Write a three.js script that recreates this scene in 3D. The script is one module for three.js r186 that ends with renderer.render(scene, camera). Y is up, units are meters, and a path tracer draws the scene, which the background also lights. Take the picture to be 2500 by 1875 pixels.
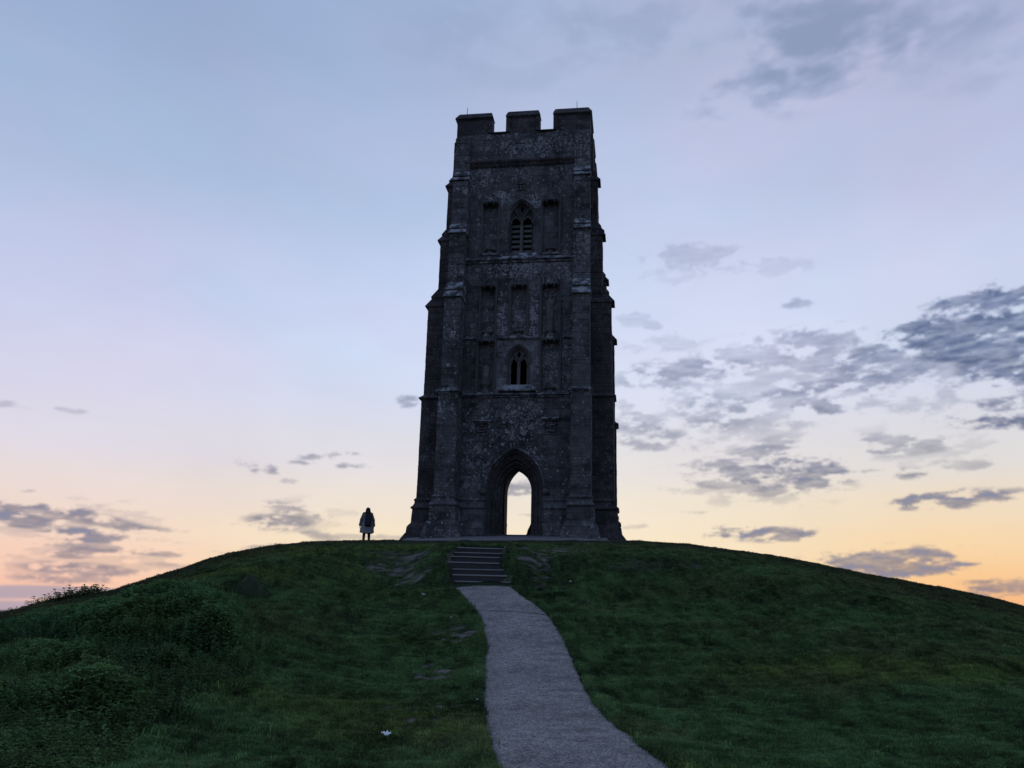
import * as THREE from 'three';
import { mergeGeometries, toCreasedNormals } from 'three/addons/utils/BufferGeometryUtils.js';
import { MarchingCubes } from 'three/addons/objects/MarchingCubes.js';
import { FontLoader } from 'three/addons/loaders/FontLoader.js';
import { TextGeometry } from 'three/addons/geometries/TextGeometry.js';

// ---------------------------------------------------------------- camera, light, exposure
const D2R = Math.PI / 180, EYE = 1.6;
const scene = new THREE.Scene();
const camera = new THREE.PerspectiveCamera(48.12, 4 / 3, 0.1, 60000);
camera.position.set(0, EYE, 0);
camera.rotation.order = 'YXZ';
camera.rotation.set(15.5 * D2R, 0, 1.4 * D2R);
const renderer = new THREE.WebGLRenderer({ antialias: true });
renderer.toneMapping = THREE.LinearToneMapping;
renderer.toneMappingExposure = 1;
renderer.shadowMap.enabled = true;
// the sun is just coming up behind the hill: a faint, wide, warm light from beyond the tower
const sun = new THREE.DirectionalLight(0xffc890, 0.12);
sun.position.set(6, 3.2, -120);
sun.target.position.set(0, 3, -30);
sun.castShadow = true;
sun.shadow.radius = 24;
Object.assign(sun.shadow.camera, { left: -60, right: 60, top: 60, bottom: -60, near: 1, far: 260 });
scene.add(sun, sun.target);

// ---------------------------------------------------------------- chance and noise
function dice(seed) { let s = seed | 0; return () => { s = (s + 0x6d2b79f5) | 0; let t = Math.imul(s ^ (s >>> 15), 1 | s); t = (t + Math.imul(t ^ (t >>> 7), 61 | t)) ^ t; return ((t ^ (t >>> 14)) >>> 0) / 4294967296; }; }
const TABLE = new Float32Array(65536); { const r = dice(5); for (let i = 0; i < 65536; i++) TABLE[i] = r() * 2 - 1; }
function noise(x, y) {                                   // smooth value noise, -1 .. 1
  const ix = Math.floor(x), iy = Math.floor(y); let u = x - ix, v = y - iy;
  u = u * u * (3 - 2 * u); v = v * v * (3 - 2 * v);
  const a = (iy & 255) << 8, b = ((iy + 1) & 255) << 8, c = ix & 255, d = (ix + 1) & 255;
  const p = TABLE[a | c], q = TABLE[a | d], r = TABLE[b | c], s = TABLE[b | d];
  return p + (q - p) * u + (r - p + (p - q - r + s) * u) * v;
}
function fbm(x, y, n) { let s = 0, a = 0.5, t = 0; for (let i = 0; i < n; i++) { s += a * noise(x, y); t += a; a *= 0.5; const k = x * 1.62 - y * 1.18 + 17.3; y = x * 1.18 + y * 1.62 + 5.1; x = k; } return s / t; }
function drawn(x, y, n) { let s = 0, a = 0.5, t = 0; for (let i = 0; i < n; i++) { s += a * noise(x, y); t += a; a *= 0.62; x = x * 2.07 + 19.7; y = y * 1.93 + 7.3; } return s / t; }   // keeps its grain in one direction
const clamp = THREE.MathUtils.clamp, lerp = THREE.MathUtils.lerp, smooth = (x, a, b) => { const t = clamp((x - a) / (b - a), 0, 1); return t * t * (3 - 2 * t); };
const toLinear = (c) => { c /= 255; return c <= 0.04045 ? c / 12.92 : Math.pow((c + 0.055) / 1.055, 2.4); };

// ---------------------------------------------------------------- the sky at first light
{
  const W = 4096, H = 2048, data = new Float32Array(W * H * 4);
  const STEPS = [0, 1.5, 3, 5, 7.5, 10, 15, 20, 28, 36, 60, 90];
  const ramp = (rows) => rows.map((c) => c.map((v) => toLinear(v) * 1.09));
  const ZEN = [[118, 146, 188], [108, 138, 184]];
  const KEYS = [                                        // azimuth from the tower, then colours up the sky
    [-110, ramp([[156, 150, 170], [166, 157, 175], [170, 162, 182], [168, 166, 190], [164, 168, 198], [160, 170, 204], [152, 170, 210], [144, 167, 208], [136, 161, 204], [128, 155, 198], ...ZEN])],
    [-27, ramp([[206, 172, 172], [240, 190, 166], [240, 200, 178], [234, 208, 192], [226, 211, 207], [215, 210, 221], [203, 204, 227], [189, 196, 225], [163, 180, 211], [147, 166, 200], ...ZEN])],
    [-9, ramp([[240, 206, 160], [241, 213, 170], [242, 218, 178], [238, 220, 190], [229, 217, 205], [217, 213, 217], [204, 211, 233], [192, 205, 233], [170, 186, 217], [155, 172, 204], ...ZEN])],
    [4, ramp([[240, 214, 172], [241, 219, 180], [242, 223, 187], [241, 224, 197], [234, 223, 207], [223, 219, 218], [210, 217, 235], [200, 211, 236], [180, 193, 222], [166, 179, 209], ...ZEN])],
    [14, ramp([[241, 206, 156], [242, 213, 167], [241, 217, 176], [239, 219, 188], [231, 218, 198], [220, 214, 213], [209, 215, 233], [201, 210, 234], [184, 193, 222], [170, 179, 208], ...ZEN])],
    [27, ramp([[234, 162, 116], [242, 178, 126], [242, 194, 141], [239, 207, 164], [231, 213, 188], [219, 215, 213], [206, 211, 229], [198, 206, 230], [181, 189, 218], [169, 175, 205], ...ZEN])],
    [110, ramp([[158, 150, 168], [168, 157, 172], [171, 162, 180], [169, 166, 188], [165, 168, 197], [160, 170, 204], [152, 170, 210], [144, 167, 208], [136, 161, 204], [128, 155, 198], ...ZEN])],
    [180, ramp([[122, 132, 164], [127, 137, 169], [131, 142, 175], [135, 147, 181], [138, 151, 187], [140, 154, 191], [140, 157, 198], [137, 157, 200], [131, 153, 199], [124, 149, 196], ...ZEN])],
  ];
  KEYS.unshift([-180, KEYS[KEYS.length - 1][1]]);
  // clouds in sight: [azimuth, height, half width, half depth, tilt (degrees), density, 0 = torn flakes, 1 = soft high veil, 2 = pale low bank]
  const CLOUDS = [
[19.9,15.94,5.7,1.60,-4,0.31,0], [25.6,14.62,4.5,1.26,-5,0.34,0], [15.4,14.72,4.5,1.07,-2,0.26,0], [26.2,10.80,3.8,0.99,-4,0.2,0], [28.3,16.28,4.3,1.63,-7,0.5,0], [10.9,17.59,2.8,0.79,-2,0.2,0], [16.3,9.21,4.9,1.17,-1,0.3,0], [12.9,12.40,4.5,1.35,-1,0.25,0], [-27.3,4.98,4.6,0.95,4,0.28,0], [-25.3,2.96,4.7,1.06,3,0.25,0], [-13.8,6.10,3.5,0.87,3,0.2,0],
[22.5,35.98,7.1,1.76,-10,0.55,1], [19.7,33.81,5.0,1.58,2,0.6,1], [16.4,33.03,3.6,1.08,9,0.4,1], [27.7,35.95,7.2,1.45,-13,0.35,1], [11.6,37.64,10.3,1.56,-4,0.22,1],
[0.9,37.22,8.9,2.39,1,0.14,1], [30.2,33.10,4.3,1.71,-14,0.2,1], [12.7,23.66,3.2,0.59,-3,0.26,0], [11.4,22.69,1.9,0.66,-3,0.14,0], [17.4,22.73,3.0,0.44,-5,0.16,0],
[19.3,20.22,0.9,0.26,-5,0.4,0], [8.5,19.79,1.0,0.36,-1,0.22,0], [9.7,19.36,0.6,0.24,-2,0.3,0], [30.3,17.68,4.2,1.47,4,1,0], [31.5,15.62,2.8,1.59,-7,0.9,0],
[26.9,17.62,2.9,0.83,5,0.75,0], [24.9,16.37,3.2,1.18,-1,0.65,0], [21.4,17.04,3.7,1.09,-5,0.5,0], [18.6,17.94,2.3,0.47,-4,0.41,0], [23.5,15.57,1.6,0.79,-5,0.65,0],
[12.5,16.33,4.0,0.51,1,0.56,0], [10.0,15.74,2.5,0.44,-1,0.43,0], [16.1,16.53,3.0,0.45,2,0.39,0], [20.7,14.84,3.2,0.32,4,0.65,0], [18.3,14.22,2.3,0.41,2,0.33,0],
[14.3,17.31,1.5,0.30,-3,0.3,0], [13.9,13.58,2.2,0.84,-2,0.52,0], [15.5,12.78,3.7,0.50,-2,0.36,0], [20.3,13.64,1.4,0.43,-3,0.7,0], [17.6,12.11,2.2,0.26,-12,0.29,0],
[8.8,13.23,0.9,0.37,-1,0.41,0], [9.3,12.16,2.1,0.82,-16,0.52,0], [10.8,11.48,1.5,0.43,-16,0.43,0], [7.7,14.00,0.6,0.43,-0,0.3,0], [16.7,10.90,1.8,0.35,3,0.64,0],
[17.6,11.20,1.2,0.48,-2,0.49,0], [15.8,10.25,3.5,0.32,2,0.64,0], [13.9,10.17,1.8,0.20,-1,0.48,0], [18.0,9.60,3.9,0.65,-2,0.80,0], [18.6,8.86,2.6,0.42,7,0.76,0],
[14.9,9.62,1.5,0.35,-1,0.68,0], [16.6,8.44,1.8,0.22,-1,0.60,0], [13.4,8.93,1.5,0.20,-6,0.60,0], [25.0,11.29,2.4,0.33,-4,0.5,0], [24.4,10.82,2.4,0.34,-3,0.55,0],
[23.5,9.35,2.9,0.22,-2,0.55,0], [25.1,9.17,1.6,0.22,-3,0.65,0], [28.1,9.58,1.5,0.22,-3,0.4,0], [30.7,12.76,1.5,0.45,-6,0.75,0], [30.4,11.97,2.2,0.40,-5,0.95,0],
[27.4,7.59,3.2,0.40,1,0.85,0], [25.5,7.44,1.3,0.36,-2,0.7,0], [30.6,8.02,0.8,0.13,-3,0.35,0], [15.8,5.81,3.2,0.35,-0,0.9,0], [17.9,5.40,0.9,0.11,-0,0.5,0],
[23.5,3.87,4.2,0.68,2,0.95,0], [21.7,3.99,2.2,0.50,-0,0.7,0], [28.8,2.39,2.8,0.44,-4,0.75,0], [29.9,2.60,1.4,0.33,0,0.65,0], [11.6,7.14,1.2,0.07,-0,0.3,0],
[8.3,6.21,1.1,0.09,5,0.3,0], [-7.1,14.10,1.0,0.34,3,0.5,0], [-16.4,9.25,1.4,0.29,-8,0.6,0], [-12.4,10.15,1.7,0.21,7,0.55,0], [-11.7,9.68,2.5,0.15,1,0.55,0],
[-14.4,8.41,0.5,0.15,4,0.45,0], [-13.8,6.59,1.7,0.26,-9,0.65,0], [-14.8,5.81,1.8,0.35,3,0.8,0], [-16.2,5.94,0.9,0.14,3,0.45,0], [-12.2,5.00,1.2,0.23,-6,0.6,0],
[-13.1,5.25,0.5,0.32,3,0.4,0], [-9.6,5.11,3.3,0.15,0,0.4,0], [-15.6,4.18,2.7,0.17,8,0.65,0], [-29.8,5.74,1.7,0.29,-0,0.8,0], [-29.4,5.03,1.7,0.29,-4,0.9,0],
[-26.9,5.55,2.8,0.32,-8,0.8,0], [-24.5,5.15,2.1,0.22,-8,0.75,0], [-22.1,4.97,2.0,0.11,-2,0.55,0], [-25.7,4.36,2.1,0.29,-1,0.9,0], [-27.2,4.72,1.5,0.16,4,0.45,0],
[-24.4,3.66,2.6,0.16,-1,0.75,0], [-21.8,3.58,1.6,0.14,-1,0.65,0], [-26.5,3.24,1.1,0.18,0,0.75,0], [-25.9,2.40,2.5,0.26,-1,0.7,0], [-26.1,1.81,2.5,0.18,-1,0.65,0],
[-20.9,2.90,1.4,0.11,-0,0.45,0], [-27.8,11.58,0.8,0.14,-1,0.3,0], [-31.2,11.49,1.0,0.18,-2,0.3,0], [-29.3,6.68,0.4,0.08,5,0.35,0], [-28.4,1.05,5.0,0.33,2,0.8,2],
[-28.7,0.17,3.9,0.30,2,0.75,2], [0.6,8.74,2.0,0.27,1,0.7,0], [0.6,8.26,1.4,0.15,1,0.55,0], [0.9,6.87,0.9,0.08,1,0.35,0]];
  const inSight = CLOUDS.map(([a, e, w, h, r, d, k]) => ({ a, e, w: w * 1.18, h: h * (k ? 1.25 : 1.45), c: Math.cos(r * D2R), s: Math.sin(r * D2R), d, k, reach: Math.max(w, h) * 1.9 + 0.8 }));
  const col = [0, 0, 0];
  for (let row = 0; row < H; row++) {
    const el = ((row + 0.5) / H - 0.5) * 180, e0 = Math.max(0, el);
    let i = 0; while (i < STEPS.length - 2 && e0 > STEPS[i + 1]) i++;
    const f = smooth(e0, STEPS[i], STEPS[i + 1]) * 0.4 + clamp((e0 - STEPS[i]) / (STEPS[i + 1] - STEPS[i]), 0, 1) * 0.6;
    const near = inSight.filter((c) => Math.abs(c.e - e0) < c.h * 2.4 + c.w * Math.abs(c.s) + 0.4);
    const ground = el < -2;
    for (let x = 0; x < W; x++) {
      const o = (row * W + x) * 4, round = ((x + 0.5) / W - 0.5) * 2 * Math.PI;
      let az = Math.atan2(Math.cos(round), -Math.sin(round)) / D2R;
      if (ground) { data[o] = 0.02; data[o + 1] = 0.024; data[o + 2] = 0.03; data[o + 3] = 1; continue; }
      let j = 0; while (j < KEYS.length - 2 && az > KEYS[j + 1][0]) j++;
      const g = smooth(az, KEYS[j][0], KEYS[j + 1][0]) * 0.5 + clamp((az - KEYS[j][0]) / (KEYS[j + 1][0] - KEYS[j][0]), 0, 1) * 0.5;
      const A = KEYS[j][1], B = KEYS[j + 1][1];
      for (let c = 0; c < 3; c++) col[c] = lerp(lerp(A[i][c], A[i + 1][c], f), lerp(B[i][c], B[i + 1][c], f), g);
      // very thin high veil that mottles the blue pink and grey
      const wide = Math.cos(e0 * D2R), px = az * wide;
      const veil = fbm(px * 0.11 + 40, e0 * 0.22, 3), fine = fbm(px * 0.4, e0 * 0.8 + 60, 3), tone = 1 + 0.035 * veil + 0.015 * fine, hue = fbm(px * 0.16 + 90, e0 * 0.3 + 9, 2) * smooth(e0, 9, 18);
      col[0] *= tone * (1 + 0.045 * hue); col[1] *= tone * (1 - 0.012 * hue); col[2] *= tone * (1 - 0.005 * hue);
      // clouds
      let best = -9, soft = -9, bank = -9, dens = 0, sdens = 0, bdens = 0;
      if (Math.abs(az) < 62) for (const c of near) {
        const dx = az - c.a, dy = e0 - c.e; if (Math.abs(dx) > c.reach) continue;
        const u = (dx * c.c + dy * c.s) / c.w, v = (-dx * c.s + dy * c.c) / c.h, F = 1 - (u * u + v * v);
        if (F < -1.6) continue;
        if (c.k === 1) { if (F > soft) soft = F; sdens = Math.max(sdens, c.d * smooth(F, -0.9, 0.8)); }
        else if (c.k === 2) { if (F > bank) bank = F; bdens = Math.max(bdens, c.d * smooth(F, -0.5, 0.6)); }
        else { if (F > best) best = F; dens = Math.max(dens, c.d * smooth(F, -1.1, 0.5)); }
      }
      if (Math.abs(az) > 42) {                          // the same scattered flakes go on round the sky
        const far = smooth(Math.abs(az), 42, 60), field = fbm(az * 0.07 + 7, e0 * 0.2 + 31, 3) + 0.12 - Math.abs(e0 - 12) * 0.03;
        if (field > 0) { best = Math.max(best, field * 3 - 0.4); dens = Math.max(dens, far * clamp(field * 3, 0, 0.7)); }
      }
      if (best > -1.5) {
        const wx = fbm(az * 0.5 + 3, e0 * 1.1, 2) * 0.5, tall = 2.3 - e0 * 0.025, lean = e0 - az * 0.03, n = drawn((az + wx) * 0.72 + 3, (lean + wx * 0.15) * tall * 1.35 + 11, 6), m = smooth(best * 0.95 + n * 2.3 + 0.5 * smooth(dens, 0.8, 1), 0, 0.95) * Math.min(1, dens * 1.15) * clamp(0.88 + 0.5 * drawn(az * 0.9 + 80, lean * 4.2 + 14, 4), 0.35, 1.05);
        if (m > 0) {
          const body = drawn(az * 0.8 + 50, e0 * 3 + 4, 4), hi = smooth(e0, 4, 17), shade = 1 + 0.18 * body - 0.14 * smooth(best + n, 0.4, 1.5);
          const t = [lerp(0.195, 0.122, hi) * shade, lerp(0.198, 0.168, hi) * shade, lerp(0.282, 0.31, hi) * shade];
          for (let c = 0; c < 3; c++) col[c] = lerp(col[c], t[c], m * 0.93);
        }
      }
      if (soft > -1.5) {
        const wx = fbm(px * 0.2, e0 * 0.3 + 8, 3) * 3, n = fbm((px + wx) * 0.26 + 3, (e0 + wx * 0.5) * 0.52 + 20, 4) + 0.5 * fbm((px + wx * 0.4) * 0.9 + 50, e0 * 1.5 + 3, 4), m = smooth(soft * 0.6 + n * 1.7, -0.5, 1.25) * Math.min(1, sdens * 1.5);
        const t = [0.235, 0.3, 0.47]; for (let c = 0; c < 3; c++) col[c] = lerp(col[c], t[c], m);
        const warm = smooth(soft + n * 1.2, -1.1, -0.2) * (1 - smooth(soft + n * 1.2, -0.2, 0.5)) * sdens * 0.14; col[0] += warm * 0.3; col[1] += warm * 0.16;
      }
      if (bank > -1.5) {
        const n = fbm(az * 0.22, e0 * 5 + 70, 4), m = smooth(bank + n * 0.9, 0, 0.35) * bdens;
        const t = [0.4, 0.345, 0.43]; for (let c = 0; c < 3; c++) col[c] = lerp(col[c], t[c], m);
      }
      data[o] = col[0]; data[o + 1] = col[1]; data[o + 2] = col[2]; data[o + 3] = 1;
    }
  }
  const sky = new THREE.DataTexture(data, W, H, THREE.RGBAFormat, THREE.FloatType);
  sky.mapping = THREE.EquirectangularReflectionMapping; sky.magFilter = THREE.LinearFilter; sky.needsUpdate = true;
  scene.background = sky; scene.environment = sky;
}

// ---------------------------------------------------------------- names, things and parts
const used = new Map();
function numbered(name) { const n = used.get(name) ?? 0; used.set(name, n + 1); return n ? name + '_' + String(n).padStart(3, '0') : name; }
function tag(o, label, category, group, kind) { if (label) o.userData.label = label; if (category) o.userData.category = category; if (group) o.userData.group = group; if (kind) o.userData.kind = kind; return o; }
function thing(name, label, category, p = [0, 0, 0], turn = 0, group, kind) { const o = new THREE.Group(); o.name = numbered(name); o.position.set(...p); o.rotation.y = turn; scene.add(o); return tag(o, label, category, group, kind); }
function solid(name, geometry, material, parent) { const m = new THREE.Mesh(geometry, material); m.name = parent ? name : numbered(name); m.castShadow = m.receiveShadow = true; (parent ?? scene).add(m); return m; }

// collects quads and triangles; every face gets its own normal
class Faces {
  constructor() { this.p = []; }
  tri(a, b, c) { this.p.push(...a, ...b, ...c); return this; }
  quad(a, b, c, d) { return this.tri(a, b, c).tri(a, c, d); }
  box(x0, x1, y0, y1, z0, z1) {
    const P = (x, y, z) => [x, y, z];
    return this.quad(P(x0, y0, z1), P(x1, y0, z1), P(x1, y1, z1), P(x0, y1, z1)).quad(P(x1, y0, z0), P(x0, y0, z0), P(x0, y1, z0), P(x1, y1, z0)).quad(P(x1, y0, z1), P(x1, y0, z0), P(x1, y1, z0), P(x1, y1, z1))
      .quad(P(x0, y0, z0), P(x0, y0, z1), P(x0, y1, z1), P(x0, y1, z0)).quad(P(x0, y1, z1), P(x1, y1, z1), P(x1, y1, z0), P(x0, y1, z0)).quad(P(x0, y0, z0), P(x1, y0, z0), P(x1, y0, z1), P(x0, y0, z1));
  }
  // a pile of rectangles [y, x0, x1, z0, z1] joined by sloping or level faces
  pile(levels) {
    const c = ([y, x0, x1, z0, z1]) => [[x0, y, z1], [x1, y, z1], [x1, y, z0], [x0, y, z0]];
    for (let i = 0; i + 1 < levels.length; i++) { const a = c(levels[i]), b = c(levels[i + 1]); for (let k = 0; k < 4; k++) this.quad(a[k], a[(k + 1) % 4], b[(k + 1) % 4], b[k]); }
    const lo = c(levels[0]), hi = c(levels[levels.length - 1]);
    return this.quad(lo[3], lo[2], lo[1], lo[0]).quad(hi[0], hi[1], hi[2], hi[3]);
  }
  // a moulding of profile [[z, y] ...] (from the top down) along x
  bar(profile, x0, x1) {
    for (let i = 0; i + 1 < profile.length; i++) { const [za, ya] = profile[i], [zb, yb] = profile[i + 1]; this.quad([x0, yb, zb], [x1, yb, zb], [x1, ya, za], [x0, ya, za]); }
    const m = [profile.reduce((s, q) => s + q[0], 0) / profile.length, profile.reduce((s, q) => s + q[1], 0) / profile.length];
    profile.forEach((q, i) => { const r = profile[(i + 1) % profile.length]; this.tri([x1, m[1], m[0]], [x1, q[1], q[0]], [x1, r[1], r[0]]).tri([x0, m[1], m[0]], [x0, r[1], r[0]], [x0, q[1], q[0]]); });
    return this;
  }
  geometry() { const g = new THREE.BufferGeometry(); g.setAttribute('position', new THREE.Float32BufferAttribute(this.p, 3)); g.computeVertexNormals(); return g; }
}
const plainGeo = (g) => { const n = g.index ? g.toNonIndexed() : g; for (const k of Object.keys(n.attributes)) if (k !== 'position' && k !== 'normal') n.deleteAttribute(k); return n; };
const merged = (list) => mergeGeometries(list.map(plainGeo));
// ---------------------------------------------------------------- the hill
// a smooth curve through [x, y] knots
function curve(knots) {
  const n = knots.length, m = knots.map((k, i) => { const a = knots[Math.max(0, i - 1)], b = knots[Math.min(n - 1, i + 1)]; return (b[1] - a[1]) / (b[0] - a[0]); });
  return (x) => {
    if (x <= knots[0][0]) return knots[0][1];
    if (x >= knots[n - 1][0]) return knots[n - 1][1];
    let i = 0; while (x > knots[i + 1][0]) i++;
    const h = knots[i + 1][0] - knots[i][0], t = (x - knots[i][0]) / h, t2 = t * t, t3 = t2 * t;
    return (2 * t3 - 3 * t2 + 1) * knots[i][1] + (t3 - 2 * t2 + t) * h * m[i] + (3 * t2 - 2 * t3) * knots[i + 1][1] + (t3 - t2) * h * m[i + 1];
  };
}
// the hill: how high its brow stands in each direction from the path's start, how far off the brow is, and how the slope rises to it
const browAngle = curve([[-180, -6], [-120, -7], [-80, -6], [-50, -4.5], [-40, -3], [-34, -1.4], [-29.5, -0.18], [-27.3, 0.52], [-25.2, 0.93], [-23.8, 1.29], [-22.6, 1.75], [-20.1, 2.8], [-17.5, 3.67], [-14.8, 4.31], [-11.9, 4.66], [-9, 4.84], [-6.9, 4.94], [0, 5.2], [7.85, 5.25], [10, 5.13], [12, 5], [14.9, 4.66], [17.7, 4.25], [20.4, 3.71], [23, 3.14], [25.4, 2.67], [27.8, 2.16], [30.3, 1.49], [35, 0.2], [45, -2], [60, -4], [120, -7], [180, -6]]);
const browFar = curve([[-180, 9], [-90, 12], [-60, 15], [-40, 19], [-30, 22], [-25, 26], [-20, 32], [-15, 38], [-9, 44], [0, 44], [8, 44], [15, 42], [20, 38], [25, 35], [30, 32], [40, 26], [60, 19], [90, 14], [180, 9]]);
const steep = curve([[0, 0], [0.1, 0.026], [0.19, 0.06], [0.245, 0.086], [0.295, 0.112], [0.33, 0.145], [0.378, 0.2], [0.414, 0.255], [0.44, 0.3], [0.5, 0.395], [0.54, 0.465], [0.575, 0.56], [0.61, 0.655], [0.68, 0.735], [0.75, 0.797], [0.84, 0.882], [0.93, 0.955], [1, 1]]);
const gentle = curve([[0, 0], [0.1, 0.03], [0.2, 0.085], [0.3, 0.16], [0.4, 0.27], [0.5, 0.41], [0.6, 0.56], [0.7, 0.71], [0.8, 0.85], [0.9, 0.95], [1, 1]]);
function hill(x, z) {
  const d = Math.hypot(x, z), az = Math.atan2(x, -z) / D2R, t = Math.tan(browAngle(az) * D2R), dc = browFar(az), hc = EYE + dc * t;
  if (d <= dc) {
    const u = d / dc, q = Math.min(1, Math.max(0, (t * dc) / hc / 0.7));
    return hc * (steep(u) * q + gentle(u) * (1 - q));
  }
  let e = d - dc, k = 0.018, far = Math.min(e, (t + 0.5) / (2 * k));
  return Math.max(-140, hc + t * far - k * far * far - 0.5 * Math.max(0, e - far));
}
const TOWER = { x: 0.254, y: 5.56, z: -41.52, turn: -8.2 * D2R };                 // middle of the tower's front wall
const towerLocal = (x, z) => { const dx = x - TOWER.x, dz = z - TOWER.z, c = Math.cos(TOWER.turn), s = Math.sin(TOWER.turn); return [c * dx - s * dz, s * dx + c * dz]; };
const towerWorld = (u, w) => { const c = Math.cos(TOWER.turn), s = Math.sin(TOWER.turn); return [TOWER.x + c * u + s * w, TOWER.z - s * u + c * w]; };
// the path's left and right edge at each distance
const pathLeft = curve([[-23.55, -1.43], [-22, -1.06], [-19.96, -0.66], [-18.4, -0.45], [-16.8, -0.36], [-14.75, -0.34], [-12.95, -0.3], [-10.8, -0.23], [-9.7, -0.16], [-8.45, -0.04], [-6, 0.32], [-2, 0.8], [6, 0.6]]);
const pathRight = curve([[-23.55, 0.06], [-22, 0.4], [-19.96, 0.9], [-18.4, 1.07], [-16.8, 1.15], [-14.75, 1.19], [-12.95, 1.19], [-10.8, 1.27], [-9.7, 1.38], [-8.45, 1.55], [-6, 1.95], [-2, 2.5], [6, 2.2]]);
const inPath = (x, z) => z > -23.55 && z < 6 ? Math.min(x - pathLeft(z), pathRight(z) - x) : -Math.hypot(Math.max(0, pathLeft(-23.55) - x, x - pathRight(-23.55)), z < 0 ? z + 23.55 : z - 6);
// the flight: [front edge, left end, right end, height] of every step from the top down
const STEPS = [[-26.3, -1.526, -0.151, 3.75], [-25.85, -1.592, -0.181, 3.57], [-25.4, -1.672, -0.234, 3.42], [-24.95, -1.717, -0.225, 3.23], [-24.5, -1.537, -0.096, 3.018], [-24.05, -1.502, 0.001, 2.834], [-23.6, -1.422, 0.107, 2.647]];
const inSteps = (x, z) => { if (z < -26.85 || z > -23.5) return -1; const i = clamp(Math.round((26.3 + z) / 0.45 - 0.5), 0, 6); return Math.min(x - STEPS[i][1], STEPS[i][2] - x); };
const stepHeight = (z) => { for (const s of STEPS) if (z <= s[0]) return s[3]; return 2.5; };
// paving round the foot of the tower
const inPaving = (x, z) => { const [u, w] = towerLocal(x, z), k = 1 - ((u + 0.35) / 5.0) ** 2; return k <= 0 || w < -0.4 ? -1 : Math.min(4.2 * Math.sqrt(k) - w, 5) + 0.12 * noise(u * 2, w * 2); };
// trodden, bare ground: [x, z, half width, half depth, how bare]
const BARE = [[-2.9, -26.4, 1.1, 0.8, 0.9], [-3.1, -25.2, 0.95, 0.9, 0.85], [-2.6, -24.2, 0.5, 0.5, 0.8], [-3.6, -27.3, 1.0, 0.5, 0.55], [0.85, -26.0, 0.5, 1.0, 1], [1.9, -27.6, 1.0, 0.9, 1], [0.95, -24.5, 0.4, 0.8, 0.8], [1.2, -23.3, 0.5, 0.35, 0.6], [3.6, -27.6, 1.2, 0.45, 0.5], [4.4, -25.2, 1.6, 0.5, 0.35],
  [-1.05, -18.1, 0.6, 0.95, 1], [-1.15, -14.3, 0.42, 1.1, 1], [-0.85, -11.35, 0.45, 0.75, 1], [-0.62, -9.75, 0.2, 0.5, 0.9], [-1.6, -11.6, 0.5, 0.5, 0.5], [1.3, -21.8, 0.6, 0.3, 0.5], [2.2, -12.1, 0.5, 0.3, 0.35], [-4.6, -34, 2.4, 0.9, 0.5], [5.2, -34, 2.6, 1.0, 0.5]];
function bare(x, z) {
  let m = 0;
  for (const [a, b, w, d, k] of BARE) { const q = ((x - a) / w) ** 2 + ((z - b) / d) ** 2; if (q < 3) m = Math.max(m, k * smooth(0.8 - q + 1.2 * fbm(x * 1.8 + a, z * 2.6, 2) + 2.4 * fbm(x * 6.5 + a, z * 7, 3), 0, 1.3)); }
  return m;
}
const bumps = (x, z) => 0.07 * fbm(x * 0.4, z * 0.8 + 9, 3) + 0.07 * fbm(x * 1.1 + 3, z * 2.4, 3) + 0.035 * fbm(x * 2.8, z * 5.5, 2);
// how far inside the bed of nettles on the left, negative outside
const thicket = (x, z) => {
  const w = 0.55 * fbm(x * 0.45 + 8, z * 0.45, 3), right = THICKET_EDGE(z);
  return Math.min(right - x + w * 0.8, z + 18.9 + w - Math.max(0, -x - 8) * 0.12, -6.2 - z, x + 14.5);
};
const THICKET_EDGE = curve([[-19.4, -6.4], [-18.3, -5.6], [-17.2, -4.9], [-16, -4.15], [-15, -3.95], [-13.9, -3.8], [-12, -3.75], [-10, -3.75], [-8.4, -3.5], [-6, -3.3]]);
const clump = (x, z) => fbm(x * 0.42 + 4, z * 0.62, 3) + 0.35 * fbm(x * 1.3 + 40, z * 1.6, 2);
function ground(x, z) {
  let h = hill(x, z);
  const d = Math.hypot(x, z);
  if (d > 160) return h;
  const p = inPath(x, z), calm = smooth(-p, 0.02, 0.7) * smooth(-inPaving(x, z), -0.1, 1) * (1 - smooth(d, 60, 160));
  h += (bumps(x, z) - 0.01) * calm + 0.03 * (1 - smooth(Math.abs(p + 0.14), 0, 0.22));
  if (p > -0.06) h -= 0.05 * smooth(p, -0.06, 0.04);
  if (x < -2.5 && x > -15 && z < -5 && z > -20) { const t = thicket(x, z); if (t > 0) h += (0.12 + 0.4 * smooth(Math.atan2(x, -z) / D2R, -27, -21)) * smooth(t, 0, 1.1) * smooth(clump(x, z), -0.25, 0.5) * (1 - smooth(-z, 15, 18.5)); }
  if (z > -28.6 && z < -23.2 && x > -3.4 && x < 2) {         // the steps are let into a bank
    const i = clamp(Math.round((26.3 + z) / 0.45 - 0.5), 0, 6), off = Math.max(STEPS[i][1] - x, x - STEPS[i][2], 0), bank = z < -26.4 ? 3.86 : lerp(3.86, 2.66, (z + 26.4) / 2.9);
    h += Math.max(0, bank + 0.05 * noise(x * 2.2, z * 2.2) - h) * (1 - smooth(off, 0.25, 1.5)) * (1 - smooth(z, -23.5, -23.25));
  }
  const s = inSteps(x, z);
  if (s > -0.5) { const flat = stepHeight(z) - 0.16; h = lerp(h, Math.min(flat, flat), smooth(s, -0.12, 0.03)); if (s < -0.02) h += 0.06 * smooth(s, -0.5, -0.12) * (1 - smooth(s, -0.12, 0)); }
  return h;
}
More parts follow.
